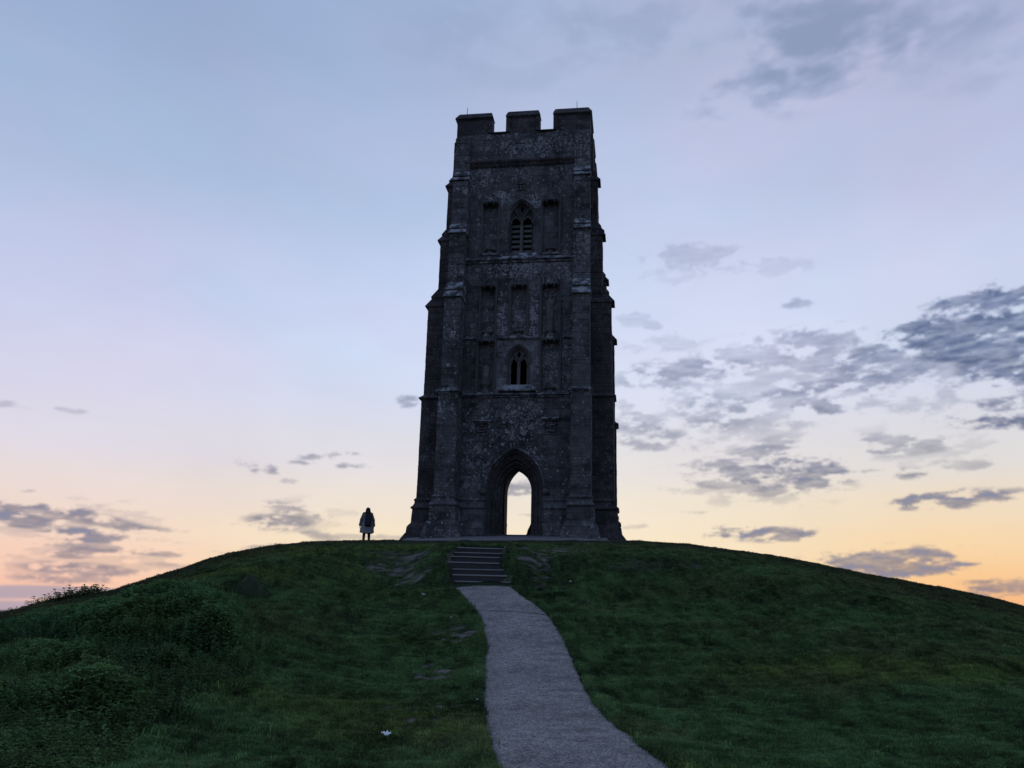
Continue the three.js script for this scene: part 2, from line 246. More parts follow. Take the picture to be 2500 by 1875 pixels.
const speckle = (size, seed, make) => {                    // a square, repeating tile computed texel by texel
  const data = new Uint8Array(size * size * 4);
  for (let y = 0; y < size; y++) for (let x = 0; x < size; x++) { const c = make(x, y), o = (y * size + x) * 4; data[o] = clamp(c[0], 0, 1) * 255; data[o + 1] = clamp(c[1], 0, 1) * 255; data[o + 2] = clamp(c[2], 0, 1) * 255; data[o + 3] = 255; }
  const t = new THREE.DataTexture(data, size, size); t.wrapS = t.wrapT = THREE.RepeatWrapping; t.magFilter = THREE.LinearFilter; t.needsUpdate = true; return t;
};
{
  // soil and thatch: the tone of the ground itself, turf and bare earth, as vertex colours under a fine grain
  const radii = [0.25]; for (let r = 0.25; r < 40000;) { r += r < 6 ? 0.35 : r < 49 ? 0.06 + (r - 6) * 0.0022 : r < 170 ? 0.15 + (r - 49) * 0.05 : r * 0.12; radii.push(r); }
  const turns = []; for (let a = -180; a < 180;) { turns.push(a); a += Math.abs(a + 0.2) < 38 ? 0.32 : 4; } turns.push(180);
  const n = turns.length, P = new Float32Array(radii.length * n * 3), C = new Float32Array(P.length), UV = new Float32Array(radii.length * n * 2), I = [];
  radii.forEach((r, i) => turns.forEach((a, j) => {
    const x = Math.sin(a * D2R) * r, z = -Math.cos(a * D2R) * r, o = i * n + j, b = r < 60 ? bare(x, z) : 0, t = 1 + 0.25 * fbm(x * 0.9, z * 0.9, 3);
    P.set([x, ground(x, z), z], o * 3); UV.set([x / 1.7, z / 1.7], o * 2);
    const worn = Math.max(b, r < 60 && Math.abs(inSteps(x, z)) < 0.1 ? 0.6 : 0);
    const t2 = t * (1 + worn * (0.6 * fbm(x * 4, z * 7, 3) + 0.35 * noise(x * 13, z * 17)));
    C.set([lerp(0.03, 0.165, worn) * t2, lerp(0.042, 0.146, worn) * t2, lerp(0.02, 0.126, worn) * t2], o * 3);
    if (i && j) I.push(o - n - 1, o - n, o, o - n - 1, o, o - 1);
  }));
  const g = new THREE.BufferGeometry(); g.setAttribute('position', new THREE.BufferAttribute(P, 3)); g.setAttribute('color', new THREE.BufferAttribute(C, 3)); g.setAttribute('uv', new THREE.BufferAttribute(UV, 2)); g.setIndex(I); g.computeVertexNormals();
  const r = dice(8), grain = speckle(256, 1, () => { const v = 0.62 + 0.38 * r(); return [v, v, v]; });
  const soil = solid('ground', g, new THREE.MeshPhysicalMaterial({ specularIntensity: 0.1, color: 0xffffff, vertexColors: true, map: grain, bumpMap: grain, bumpScale: 0.012, roughness: 1, name: 'soil' }));
  tag(soil, 'grassy hill with worn brown earth patches rising to the tower', 'hill', null, 'structure');
}

// ---------------------------------------------------------------- path, steps, paving
const chippings = (() => {
  const r = dice(21), size = 1024, v = new Float32Array(size * size);
  for (let k = 0; k < 90000; k++) {                        // small stones pressed into tar
    const cx = r() * size, cy = r() * size, a = 1.2 + r() * 2.6, tone = 0.35 + r() * r() * 0.9;
    for (let y = -4; y <= 4; y++) for (let x = -4; x <= 4; x++) if (x * x + y * y < a * a) v[(((cy + y) | 0) & 1023) * size + (((cx + x) | 0) & 1023)] = tone;
  }
  const tint = new Float32Array(size * size); for (let i = 0; i < size * size; i++) tint[i] = fbm((i & 1023) / 90, (i >> 10) / 90, 3);
  const map = speckle(size, 0, (x, y) => { const t = v[y * size + x], s = 0.55 + 0.45 * t + 0.05 * tint[y * size + x]; return [s * 1.0, s * 0.97, s * 0.97]; });
  const bump = speckle(size, 0, (x, y) => { const t = v[y * size + x]; return [t, t, t]; });
  return { map, bump };
})();
{
  const tarry = (() => {                                     // patchy tarmac with chips of stone, 3 m to the tile
    const r = dice(210), size = 1024, v = new Float32Array(size * size).fill(0.5), at = (x, y) => ((y & 1023) << 10) | (x & 1023);
    const blot = (n, lo, hi, amp, flat) => { for (let k = 0; k < n; k++) { const cx = r() * size | 0, cy = r() * size | 0, R = lerp(lo, hi, r() * r()), a = amp * (r() * 2 - 1), Q = Math.ceil(R); for (let y = -Q; y <= Q; y++) for (let x = -Q; x <= Q; x++) { const q = (x * x + y * y) / (R * R); if (q < 1) v[at(cx + x, cy + y)] += a * (flat ? 1 : (1 - q) * (1 - q)); } } };
    blot(120, 60, 220, 0.24); blot(900, 16, 60, 0.28); blot(9000, 5, 12, 0.55); blot(30000, 2.5, 5.5, 0.65, true);
    for (let k = 0; k < 5200; k++) { const cx = r() * size | 0, cy = r() * size | 0, R = 1.5 + 2 * r(), t = 0.85 + 0.5 * r(); for (let y = -4; y <= 4; y++) for (let x = -4; x <= 4; x++) if (x * x + y * y < R * R) v[at(cx + x, cy + y)] = t; }
    const look = (x, y) => clamp(v[at(x, y)], 0.06, 1.25);
    return { map: speckle(size, 0, (x, y) => { const t = 0.2 + 0.64 * look(x, y); return [t, t * 0.985, t * 0.99]; }), bump: speckle(size, 0, (x, y) => { const t = look(x, y) / 1.25; return [t, t, t]; }) };
  })();
  const path = thing('path', 'grey chipped tarmac path winding up the grass to the steps', 'path', [0, 0, 0], 0, null, 'structure');
  const tar = new THREE.MeshStandardMaterial({ color: new THREE.Color().setRGB(0.37, 0.326, 0.296), map: tarry.map, bumpMap: tarry.bump, bumpScale: 0.012, roughness: 0.92, name: 'chipped_tarmac' });
  const slab = (z0, z1, skew0, skew1, bed) => {
    const rows = Math.ceil((z1 - z0) / 0.09), cols = 22, P = [], UV = [], I = [], w = cols + 3;
    for (let i = 0; i <= rows; i++) for (let j = -1; j <= cols + 1; j++) {
      const t = i / rows, zc = lerp(z0, z1, t), k = clamp(j, 0, cols) / cols, skew = t < 0.5 ? lerp(skew0, 0.06, smooth(t, 0, 0.5)) : lerp(0.06, skew1, smooth(t, 0.5, 1));
      const xm = lerp(pathLeft(zc), pathRight(zc), k), z = zc + skew * (k - 0.5) * 1.5, rough = 0.025 * noise(z * 1.7, k < 0.5 ? 3 : 60) + 0.03 * noise(z * 5.3, k < 0.5 ? 9 : 80);
      const x = lerp(pathLeft(z), pathRight(z), k) + (k < 0.12 || k > 0.88 ? rough : 0), edge = j < 0 || j > cols;
      P.push(x + (j < 0 ? -0.02 : j > cols ? 0.02 : 0), hill(x, z) + (edge ? -0.12 : 0.012 + 0.02 * (1 - (2 * k - 1) ** 2) + 0.012 * fbm(x * 2, z * 2, 2) + 0.006 * noise(x * 6, z * 9) - (bed ?? 0)), z); UV.push(x / 3, z / 3);
      if (i && j >= 0) { const o = i * w + j + 1; I.push(o - w - 1, o, o - w, o - w - 1, o - 1, o); }
    }
    // the cut ends of the slab
    for (const i of [0, rows]) { const from = P.length / 3; for (let j = 0; j < w; j++) { const o = (i * w + j) * 3; P.push(P[o], P[o + 1] - 0.001, P[o + 2], P[o], P[o + 1] - 0.14, P[o + 2]); UV.push(P[o] / 0.9, 0, P[o] / 0.9, 0.15); if (j) { const q = from + j * 2; I.push(q - 2, q - 1, q, q, q - 1, q + 1); } } }
    const g = new THREE.BufferGeometry(); g.setAttribute('position', new THREE.Float32BufferAttribute(P, 3)); g.setAttribute('uv', new THREE.Float32BufferAttribute(UV, 2)); g.setIndex(I); g.computeVertexNormals(); return g;
  };
  solid('slab', slab(-23.55, -20.02, 0.08, 0.34), tar, path);
  solid('slab', slab(-19.93, 5.8, 0.34, 0.06), tar, path);
}
const edgeStone = new THREE.MeshStandardMaterial({ color: new THREE.Color().setRGB(0.19, 0.178, 0.165), bumpMap: chippings.bump, bumpScale: 0.004, roughness: 0.85, name: 'edge_stone' });
const packedEarth = new THREE.MeshStandardMaterial({ color: new THREE.Color().setRGB(0.075, 0.071, 0.068), map: chippings.map, bumpMap: chippings.bump, bumpScale: 0.01, roughness: 1, name: 'packed_earth' });
function boxUV(g, scale = 1, ox = 0, oy = 0) {               // uv in metres / scale, by the way each face points
  const p = g.attributes.position, n = g.attributes.normal, uv = new Float32Array(p.count * 2);
  for (let i = 0; i < p.count; i++) {
    const x = p.getX(i), y = p.getY(i), z = p.getZ(i), a = Math.abs(n.getX(i)), b = Math.abs(n.getY(i)), c = Math.abs(n.getZ(i));
    const [s, t] = c >= a && c >= b * 0.55 ? [x, y] : a >= b * 0.55 ? [z + 7.3 + (n.getX(i) > 0 ? 3.1 : 0), y] : [x + 2.7, z + 9.4];
    uv[2 * i] = (s + ox) / scale; uv[2 * i + 1] = (t + oy) / scale;
  }
  return g.setAttribute('uv', new THREE.BufferAttribute(uv, 2));
}
{
  const flight = thing('steps', 'flight of worn dark steps with pale edges between path and tower', 'steps', [0, 0, 0], 0, null, 'structure');
  const r = dice(77);
  STEPS.forEach(([z, x0, x1, y], i) => {
    const low = i < 6 ? STEPS[i + 1][3] : 2.42, lean = 0.012 * (r() - 0.5);
    const body = new Faces(), back = z - 0.62, n = 10;
    for (let k = 0; k < n; k++) {                            // tread and riser, worn hollow towards the middle
      const a = lerp(x0 - 0.04, x1 + 0.04, k / n), b = lerp(x0 - 0.04, x1 + 0.04, (k + 1) / n), h = (x) => y - 0.012 - 0.02 * Math.sin(Math.PI * clamp((x - x0) / (x1 - x0), 0, 1)) + 0.006 * noise(x * 3, i * 5), f = (x) => z - 0.02 + 0.015 * noise(x * 2.3, i * 9);
      body.quad([a, h(a), f(a)], [b, h(b), f(b)], [b, h(b) + 0.015, back], [a, h(a) + 0.015, back]).quad([a, low - 0.1, f(a) + 0.02], [b, low - 0.1, f(b) + 0.02], [b, h(b), f(b)], [a, h(a), f(a)]);
    }
    body.quad([x0 - 0.04, low - 0.1, back], [x0 - 0.04, low - 0.1, z], [x0 - 0.04, y - 0.02, z - 0.02], [x0 - 0.04, y, back]).quad([x1 + 0.04, low - 0.1, z], [x1 + 0.04, low - 0.1, back], [x1 + 0.04, y, back], [x1 + 0.04, y - 0.02, z - 0.02]);
    const step = solid('step', boxUV(body.geometry(), 0.9), packedEarth, flight);
    // the pale edging, in two or three worn lengths
    const cuts = [x0, lerp(x0, x1, 0.3 + 0.3 * r()), x1];
    const nose = new Faces();
    for (let k = 0; k < 2; k++) { const a = cuts[k] + (k ? 0.008 : 0), b = cuts[k + 1], dy = 0.008 * (r() - 0.5); nose.pile([[y - 0.03 + dy, a, b, z - 0.07, z + 0.006], [y - 0.018 + dy, a, b, z - 0.07, z + 0.008], [y + 0.004 + dy + lean, a + 0.006, b - 0.006, z - 0.068, z - 0.012]]); }
    solid('nosing', boxUV(nose.geometry(), 0.9), edgeStone, step);
  });
}
{
  const P = [], UV = [], I = [], nu = 60, nw = 26;
  for (let i = 0; i <= nu; i++) for (let j = 0; j <= nw; j++) {
    const u = lerp(-5.3, 4.6, i / nu), k = Math.sqrt(Math.max(0.0004, 1 - ((u + 0.35) / 5.0) ** 2)), w = lerp(-0.5, 4.2 * k + 0.1 * noise(u * 2, 7), j / nw), [x, z] = towerWorld(u, w);
    P.push(x, hill(x, z) + (j === nw || i === 0 || i === nu ? -0.06 : lerp(0.2, 0.04, clamp(j / nw, 0, 1)) + 0.012 * fbm(u * 1.3, w * 1.3, 3)), z); UV.push(u / 0.9, w / 0.9);
    if (i && j) { const o = i * (nw + 1) + j; I.push(o - nw - 2, o - 1, o, o - nw - 2, o, o - nw - 1); }
  }
  const g = new THREE.BufferGeometry(); g.setAttribute('position', new THREE.Float32BufferAttribute(P, 3)); g.setAttribute('uv', new THREE.Float32BufferAttribute(UV, 2)); g.setIndex(I); g.computeVertexNormals();
  if (g.attributes.normal.getY(500) < 0) { g.setIndex(I.map((_, k) => I[k - (k % 3) + 2 - (k % 3)])); g.computeVertexNormals(); }
  tag(solid('pavement', g, new THREE.MeshStandardMaterial({ color: new THREE.Color().setRGB(0.21, 0.2, 0.2), map: chippings.map, bumpMap: chippings.bump, bumpScale: 0.008, roughness: 0.95, name: 'worn_paving' })), 'worn grey stone apron round the foot of the tower', 'pavement', null, 'structure');
}
// ---------------------------------------------------------------- the tower's stone
const SPAN = 24;                                            // metres of wall that one stone texture covers
const stoneMaps = (() => {
  const size = 2048, N = size * size, tone = new Float32Array(N), lich = new Float32Array(N), relief = new Float32Array(N), k = size / SPAN, r = dice(404);
  for (let y = 0; y < size; y++) for (let x = 0; x < size; x++) {
    const X = x / k, Y = y / k, i = y * size + x;
    // courses of squared blocks of uneven height and length, thin joints
    const row = Math.floor(Y / 0.33 + 0.12 * Math.sin(Math.floor(Y / 0.33))), inRow = Y / 0.33 - Math.floor(Y / 0.33), shift = ((row * 7919) % 97) / 97, len = 0.52 + 0.26 * (((row * 104729) % 53) / 53), bx = X / len + shift, block = Math.floor(bx), jx = Math.min(bx - block, 1 - bx + block) * len, jy = Math.min(inRow, 1 - inRow) * 0.33;
    const own = TABLE[((row * 131) & 255) << 8 | ((block * 37) & 255)], joint = Math.min(smooth(jx, 0.004, 0.022), smooth(jy, 0.004, 0.022));
    const grit = 0.6 * fbm(X * 9, Y * 9, 3) + 0.7 * fbm(X * 3.4 + 8, Y * 3.1, 3), wide = fbm(X * 0.7 + 5, Y * 0.5, 4), wet = fbm(X * 1.8, Y * 0.35 + 30, 4);
    tone[i] = Math.max(0.12, (1 + 0.36 * own + 0.62 * grit + 0.5 * wide + 0.38 * wet) * (0.62 + 0.38 * joint));
    relief[i] = 0.45 * joint + 0.12 * own + 0.35 * grit + 0.5;
  }
  // lichen: pale crusted rings and discs, many small, few large, thick in some places and absent from others
  const stamp = (cx, cy, rad, power, ring) => {
    const R = rad * k, wob = r() * 99;
    for (let y = Math.floor(-R * 1.3); y <= R * 1.3; y++) for (let x = Math.floor(-R * 1.3); x <= R * 1.3; x++) {
      const px = Math.round(cx * k) + x, py = Math.round(cy * k) + y; if (px < 0 || py < 0 || px >= size || py >= size) continue;
      const q = Math.hypot(x, y) / R * (1 + 0.28 * noise(px * 0.16 + wob, py * 0.16)) + 0.1 * noise(px * 0.5, py * 0.5 + wob); if (q > 1) continue;
      const m = ring ? smooth(q, 0.5, 0.74) * (1 - smooth(q, 0.86, 1)) + 0.3 * (1 - smooth(q, 0.12, 0.35)) + 0.16 : (1 - smooth(q, 0.7, 1)) * (0.7 + 0.3 * noise(px * 0.4, py * 0.4));
      const i = py * size + px, v = m * power; if (v > lich[i]) lich[i] = v;
    }
  };
  const CX = SPAN / 2, spots = [];                          // on the front wall x - CX is metres from its middle
  const lush = (X, Y) => smooth(fbm(X * 0.7 + 12, Y * 0.55 + 3, 4) + 0.03, -0.15, 0.38);
  for (let n = 0; n < 60000; n++) spots.push([r() * SPAN, r() * SPAN, 0.022 + 0.05 * r() * r(), 0.35 + 0.65 * r() * r(), 0]);
  for (let n = 0; n < 3000; n++) spots.push([r() * SPAN, r() * SPAN, 0.06 + 0.09 * r() * r(), 0.25 + 0.6 * r(), r() < 0.55 ? 1 : 0]);
  for (let n = 0; n < 3500; n++) spots.push([r() * SPAN, r() * SPAN, 0.03 + 0.03 * r(), 0.3 + 0.6 * r() * r(), 0]);
  for (let n = 0; n < 110; n++) spots.push([r() * SPAN, r() * SPAN, 0.13 + 0.1 * r(), 0.35 + 0.4 * r(), r() < 0.5 ? 1 : 0]);
  for (const [x, y, w, p, f] of spots) if (r() < 0.08 + 0.92 * lush(x, y)) stamp(x, y, w, p, f);
  // crust below ledges and sills on the front: [x, y, half width, half depth, count]
  for (const [x, y, w, h, n] of [[-0.15, 14.0, 1.6, 0.28, 160], [-0.1, 13.6, 1.9, 0.5, 130], [-0.1, 7.4, 1.0, 0.22, 150], [0, 5.9, 2.5, 1.0, 130], [-1.2, 17.9, 0.8, 0.5, 130], [0.8, 17.6, 0.6, 0.5, 90], [-0.9, 11.4, 0.3, 1.2, 90], [0.75, 11.2, 0.25, 1.2, 90], [-0.2, 4.9, 1.5, 0.7, 70], [1.1, 3.9, 0.9, 0.7, 60], [-1.5, 3.4, 0.9, 1.0, 60], [0.3, 20.9, 2.6, 0.5, 190]]) for (let q = 0; q < n; q++) stamp(CX + x + (r() + r() - 1) * w, 1 + y + (r() + r() - 1) * h, 0.025 + 0.06 * r() * r(), 0.5 + 0.5 * r(), r() < 0.3);
  const paint = (size2, base, spot, much, crust) => { const q = size / size2, t = speckle(size2, 0, (x, y) => {
    const i = (y * q | 0) * size + (x * q | 0), X = x / size2 * SPAN, Y = y / size2 * SPAN - 1, own = tone[i], over = crust ? smooth(fbm(X * 4, Y * 5 + 40, 4) + 0.02, -0.05, 0.3) * 0.7 : 0;
    const clean = base.clean ? smooth(Math.min(X - CX + 1.2, 1.05 - X + CX, Y - 7.5, 9.9 - Y) + 0.1 * fbm(X * 4, Y * 4, 2), 0, 0.12) : 0, m = clamp(Math.max(lich[i] * much * (1 - 0.65 * clean), over), 0, 1);
    const out = [0, 1, 2].map((c) => lerp(lerp(base.c[c], 0.15, clean * 0.7) * own, spot[c], m)); return out.map((v) => Math.pow(clamp(v, 0, 1), 1 / 2.2)); });
    t.colorSpace = THREE.SRGBColorSpace; return t; };
  const bump = speckle(size, 0, (x, y) => { const i = y * size + x, v = clamp(relief[i] * 0.5 + 0.22 * lich[i], 0, 1); return [v, v, v]; });
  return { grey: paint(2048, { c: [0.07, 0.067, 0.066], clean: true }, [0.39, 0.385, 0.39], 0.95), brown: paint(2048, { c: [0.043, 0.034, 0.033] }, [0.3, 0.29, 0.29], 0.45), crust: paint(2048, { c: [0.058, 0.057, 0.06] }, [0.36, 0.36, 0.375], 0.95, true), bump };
})();
const stoneOf = (map, name) => new THREE.MeshStandardMaterial({ map, bumpMap: stoneMaps.bump, bumpScale: 0.03, roughness: 0.95, name });
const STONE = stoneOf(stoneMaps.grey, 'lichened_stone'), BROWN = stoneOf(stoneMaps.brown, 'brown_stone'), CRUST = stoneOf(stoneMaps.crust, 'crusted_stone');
const CARVED = new THREE.MeshStandardMaterial({ map: chippings.map, color: new THREE.Color().setRGB(0.135, 0.126, 0.12), bumpMap: chippings.bump, bumpScale: 0.01, roughness: 0.9, name: 'carved_stone' });
const LEAD = new THREE.MeshStandardMaterial({ color: new THREE.Color().setRGB(0.05, 0.05, 0.055), roughness: 0.8, name: 'lead' });
const OAK = new THREE.MeshStandardMaterial({ color: new THREE.Color().setRGB(0.165, 0.162, 0.145), bumpMap: chippings.bump, bumpScale: 0.006, roughness: 0.9, name: 'weathered_louvre' });
const stoneUV = (g) => boxUV(g, SPAN, SPAN / 2, 1);

// ---------------------------------------------------------------- the tower (in its own axes: x along the front, y up, z out of the front wall)
const tower = thing('stone_tower', 'tall dark ruined church tower with battlements standing on the grassy hilltop', 'tower', [TOWER.x, TOWER.y, TOWER.z], TOWER.turn);
const HALF = 3.66, DEPTH = 7.6;
const piece = (name, geometry, material = STONE, parent = tower) => solid(name, stoneUV(plainGeo(geometry)), material, parent);
// pointed arches: half width w at the springing ys, rising by R
const archEdge = (w, R, ys, n = 12) => { const r = (w * w + R * R) / (2 * w), top = Math.acos((r - w) / r), out = []; for (let i = 0; i <= n; i++) { const a = (top * i) / n; out.push([w - r + r * Math.cos(a), ys + r * Math.sin(a)]); } return out; };
function archPath(w, R, ys, y0, cx = 0, n = 12) { const e = archEdge(w, R, ys, n); return [[cx + w, y0], ...e.map(([x, y]) => [cx + x, y]), ...e.slice(0, -1).reverse().map(([x, y]) => [cx - x, y]), [cx - w, y0]]; }
const toShape = (pts, Kind = THREE.Path) => { const s = new Kind(); pts.forEach(([x, y], i) => (i ? s.lineTo(x, y) : s.moveTo(x, y))); s.closePath(); return s; };
const rect = (x0, x1, y0, y1) => [[x0, y0], [x1, y0], [x1, y1], [x0, y1]];
function leaf(outline, holes, z0, z1) { const s = toShape(outline, THREE.Shape); s.holes = holes.map((h) => toShape(h)); return plainGeo(new THREE.ExtrudeGeometry(s, { depth: z1 - z0, bevelEnabled: false, curveSegments: 1 }).translate(0, 0, z0)); }
// a moulding swept round an arch from the left foot over the top to the right: profile [[share from outer to inner arch, z] ...]
function archSweep(o, i, profile, cx = 0, n = 12) {
  const rings = profile.map(([s, z]) => archPath(lerp(o.w, i.w, s), lerp(o.R, i.R, s), lerp(o.ys, i.ys, s), lerp(o.y0, i.y0, s), cx, n).map(([x, y]) => [x, y, z])), P = [], I = [], m = rings[0].length;
  rings.forEach((q) => q.forEach((v) => P.push(...v)));
  for (let a = 0; a + 1 < rings.length; a++) for (let b = 0; b + 1 < m; b++) { const p = a * m + b; I.push(p, p + 1, p + m, p + m, p + 1, p + m + 1); }
  const g = new THREE.BufferGeometry(); g.setAttribute('position', new THREE.Float32BufferAttribute(P, 3)); g.setIndex(I); g.computeVertexNormals(); return toCreasedNormals(g, 0.6);
}
const DOOR = { w: 1.36, R: 1.9, ys: 2.28, y0: -0.3 }, DOOR_IN = { w: 0.72, R: 1.06, ys: 2.28, y0: -0.3 };
const BELFRY = { cx: 0.03, w: 0.63, R: 0.92, ys: 16.68, y0: 14.72 }, LOWER = { cx: 0.04, w: 0.5, R: 0.72, ys: 8.75, y0: 7.56 };
const NICHES = [                                            // [x0, x1, foot, head]
  [-2.1, -1.13, 14.66, 17.45], [1.08, 2.11, 14.6, 17.45], [-2.07, -1.15, 10.06, 12.72], [-0.48, 0.5, 10.08, 12.72], [1.1, 2.17, 10.02, 12.72], [-2.12, -1.12, 7.1, 9.72], [1.12, 2.2, 7.08, 9.72]];
const nicheHole = ([a, b, y0, y1]) => { const m = 0.09; return [[a + m, y0], [b - m, y0], [b - m, y1 - 0.1], [(a + b) / 2, y1 + 0.2], [a + m, y1 - 0.1]]; };
const winPath = (q, grow = 0) => archPath(q.w + grow, q.R + grow, q.ys, q.y0 - grow * 0.3, q.cx);
const RELIEFS = [[-2.1, -1.32, 4.98, 5.6], [1.36, 2.14, 4.98, 5.72]], PLAQUE = [-0.3, 0.26, 18.22, 18.73];
{
  const outline = rect(-HALF, HALF, -0.9, 20.15), wins = [winPath(BELFRY, 0.1), winPath(LOWER, 0.1)], wins2 = [winPath(BELFRY), winPath(LOWER)];
  piece('wall', merged([
    leaf(outline, [archPath(DOOR.w, DOOR.R, DOOR.ys, -0.8), ...wins, ...NICHES.map(nicheHole), ...RELIEFS.map((q) => rect(...q)), rect(...PLAQUE)], -0.11, 0),
    leaf(outline, [archPath(DOOR.w, DOOR.R, DOOR.ys, -0.8), ...wins2], -0.82, -0.11), leaf(outline, [archPath(DOOR_IN.w, DOOR_IN.R, DOOR_IN.ys, -0.8), ...wins2], -1.15, -0.82)]));
  // back wall with the far doorway
  const REARX = -0.7, far = archPath(0.75, 1.42, 3.1, -0.8, REARX);
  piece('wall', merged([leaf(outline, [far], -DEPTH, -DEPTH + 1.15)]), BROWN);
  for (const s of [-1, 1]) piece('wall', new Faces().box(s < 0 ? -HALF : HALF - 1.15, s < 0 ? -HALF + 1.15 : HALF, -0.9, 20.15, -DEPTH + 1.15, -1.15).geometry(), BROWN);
  piece('floor', new Faces().box(-HALF + 1.15, HALF - 1.15, -0.4, 0.02, -DEPTH + 1.15, -1.15).geometry(), BROWN);
  piece('added_ceiling', new Faces().box(-HALF + 1.15, HALF - 1.15, 6.6, 6.9, -DEPTH + 1.15, -1.15).geometry(), BROWN);  // two unseen ceilings, added so the windows look into darkness
  piece('added_ceiling', new Faces().box(-HALF + 1.15, HALF - 1.15, 13.6, 13.9, -DEPTH + 1.15, -1.15).geometry(), BROWN);
  solid('added_roof', new Faces().box(-HALF + 0.45, HALF - 0.45, 20.4, 20.6, -DEPTH + 0.45, -0.45).geometry(), LEAD, tower);  // unseen roof, added to shut daylight out of the hollow tower
  // a broken stone seat inside, against the far doorway
  const r = dice(31), b = new Faces(), lv = []; for (let i = 0; i <= 7; i++) { const y = 0.02 + i * 0.178, t = i / 7; lv.push([y, -0.4 + 0.52 * t + 0.07 * (r() - 0.5), 0.7, -6.42, -5.75 - 0.1 * r()]); }
  piece('bench', b.pile(lv).geometry(), BROWN);
}
// strings, plinth and battlements
const STRING = (y, out = 0.12, h = 0.2) => [[0.0, y + h], [out * 0.75, y + h * 0.62], [out, y + h * 0.5], [out, y + h * 0.28], [out * 0.5, y + h * 0.12], [out * 0.35, y - h * 0.15], [0, y - h * 0.2]];
const TOPSTRING = [[0, 20.2], [0.13, 20.15], [0.19, 20.08], [0.19, 19.98], [0.12, 19.9], [0.07, 19.78], [0.02, 19.72], [0, 19.7]];
const wavy = (profile, x0, x1, n = 5) => { const f = new Faces(), r = dice(Math.round(x0 * 91 + profile[0][1] * 17)); for (let i = 0; i < n; i++) { const dz = 0.012 * (r() - 0.5), dy = 0.014 * (r() - 0.5), a = lerp(x0, x1, i / n), b = lerp(x0, x1, (i + 1) / n) - 0.008; f.bar(profile.map(([z, y], k) => [z > 0 ? z + dz : -0.02, y + (z > 0 ? dy : 0)]), a, b); } return f.geometry(); };
const around = [[0, HALF, 0, 0], [Math.PI / 2, DEPTH / 2, HALF, -DEPTH / 2], [Math.PI, HALF, 0, -DEPTH], [-Math.PI / 2, DEPTH / 2, -HALF, -DEPTH / 2]];   // turn, half length, middle x, z of each wall
const turned = (g, [turn, , x, z]) => g.rotateY(turn).translate(x, 0, z);
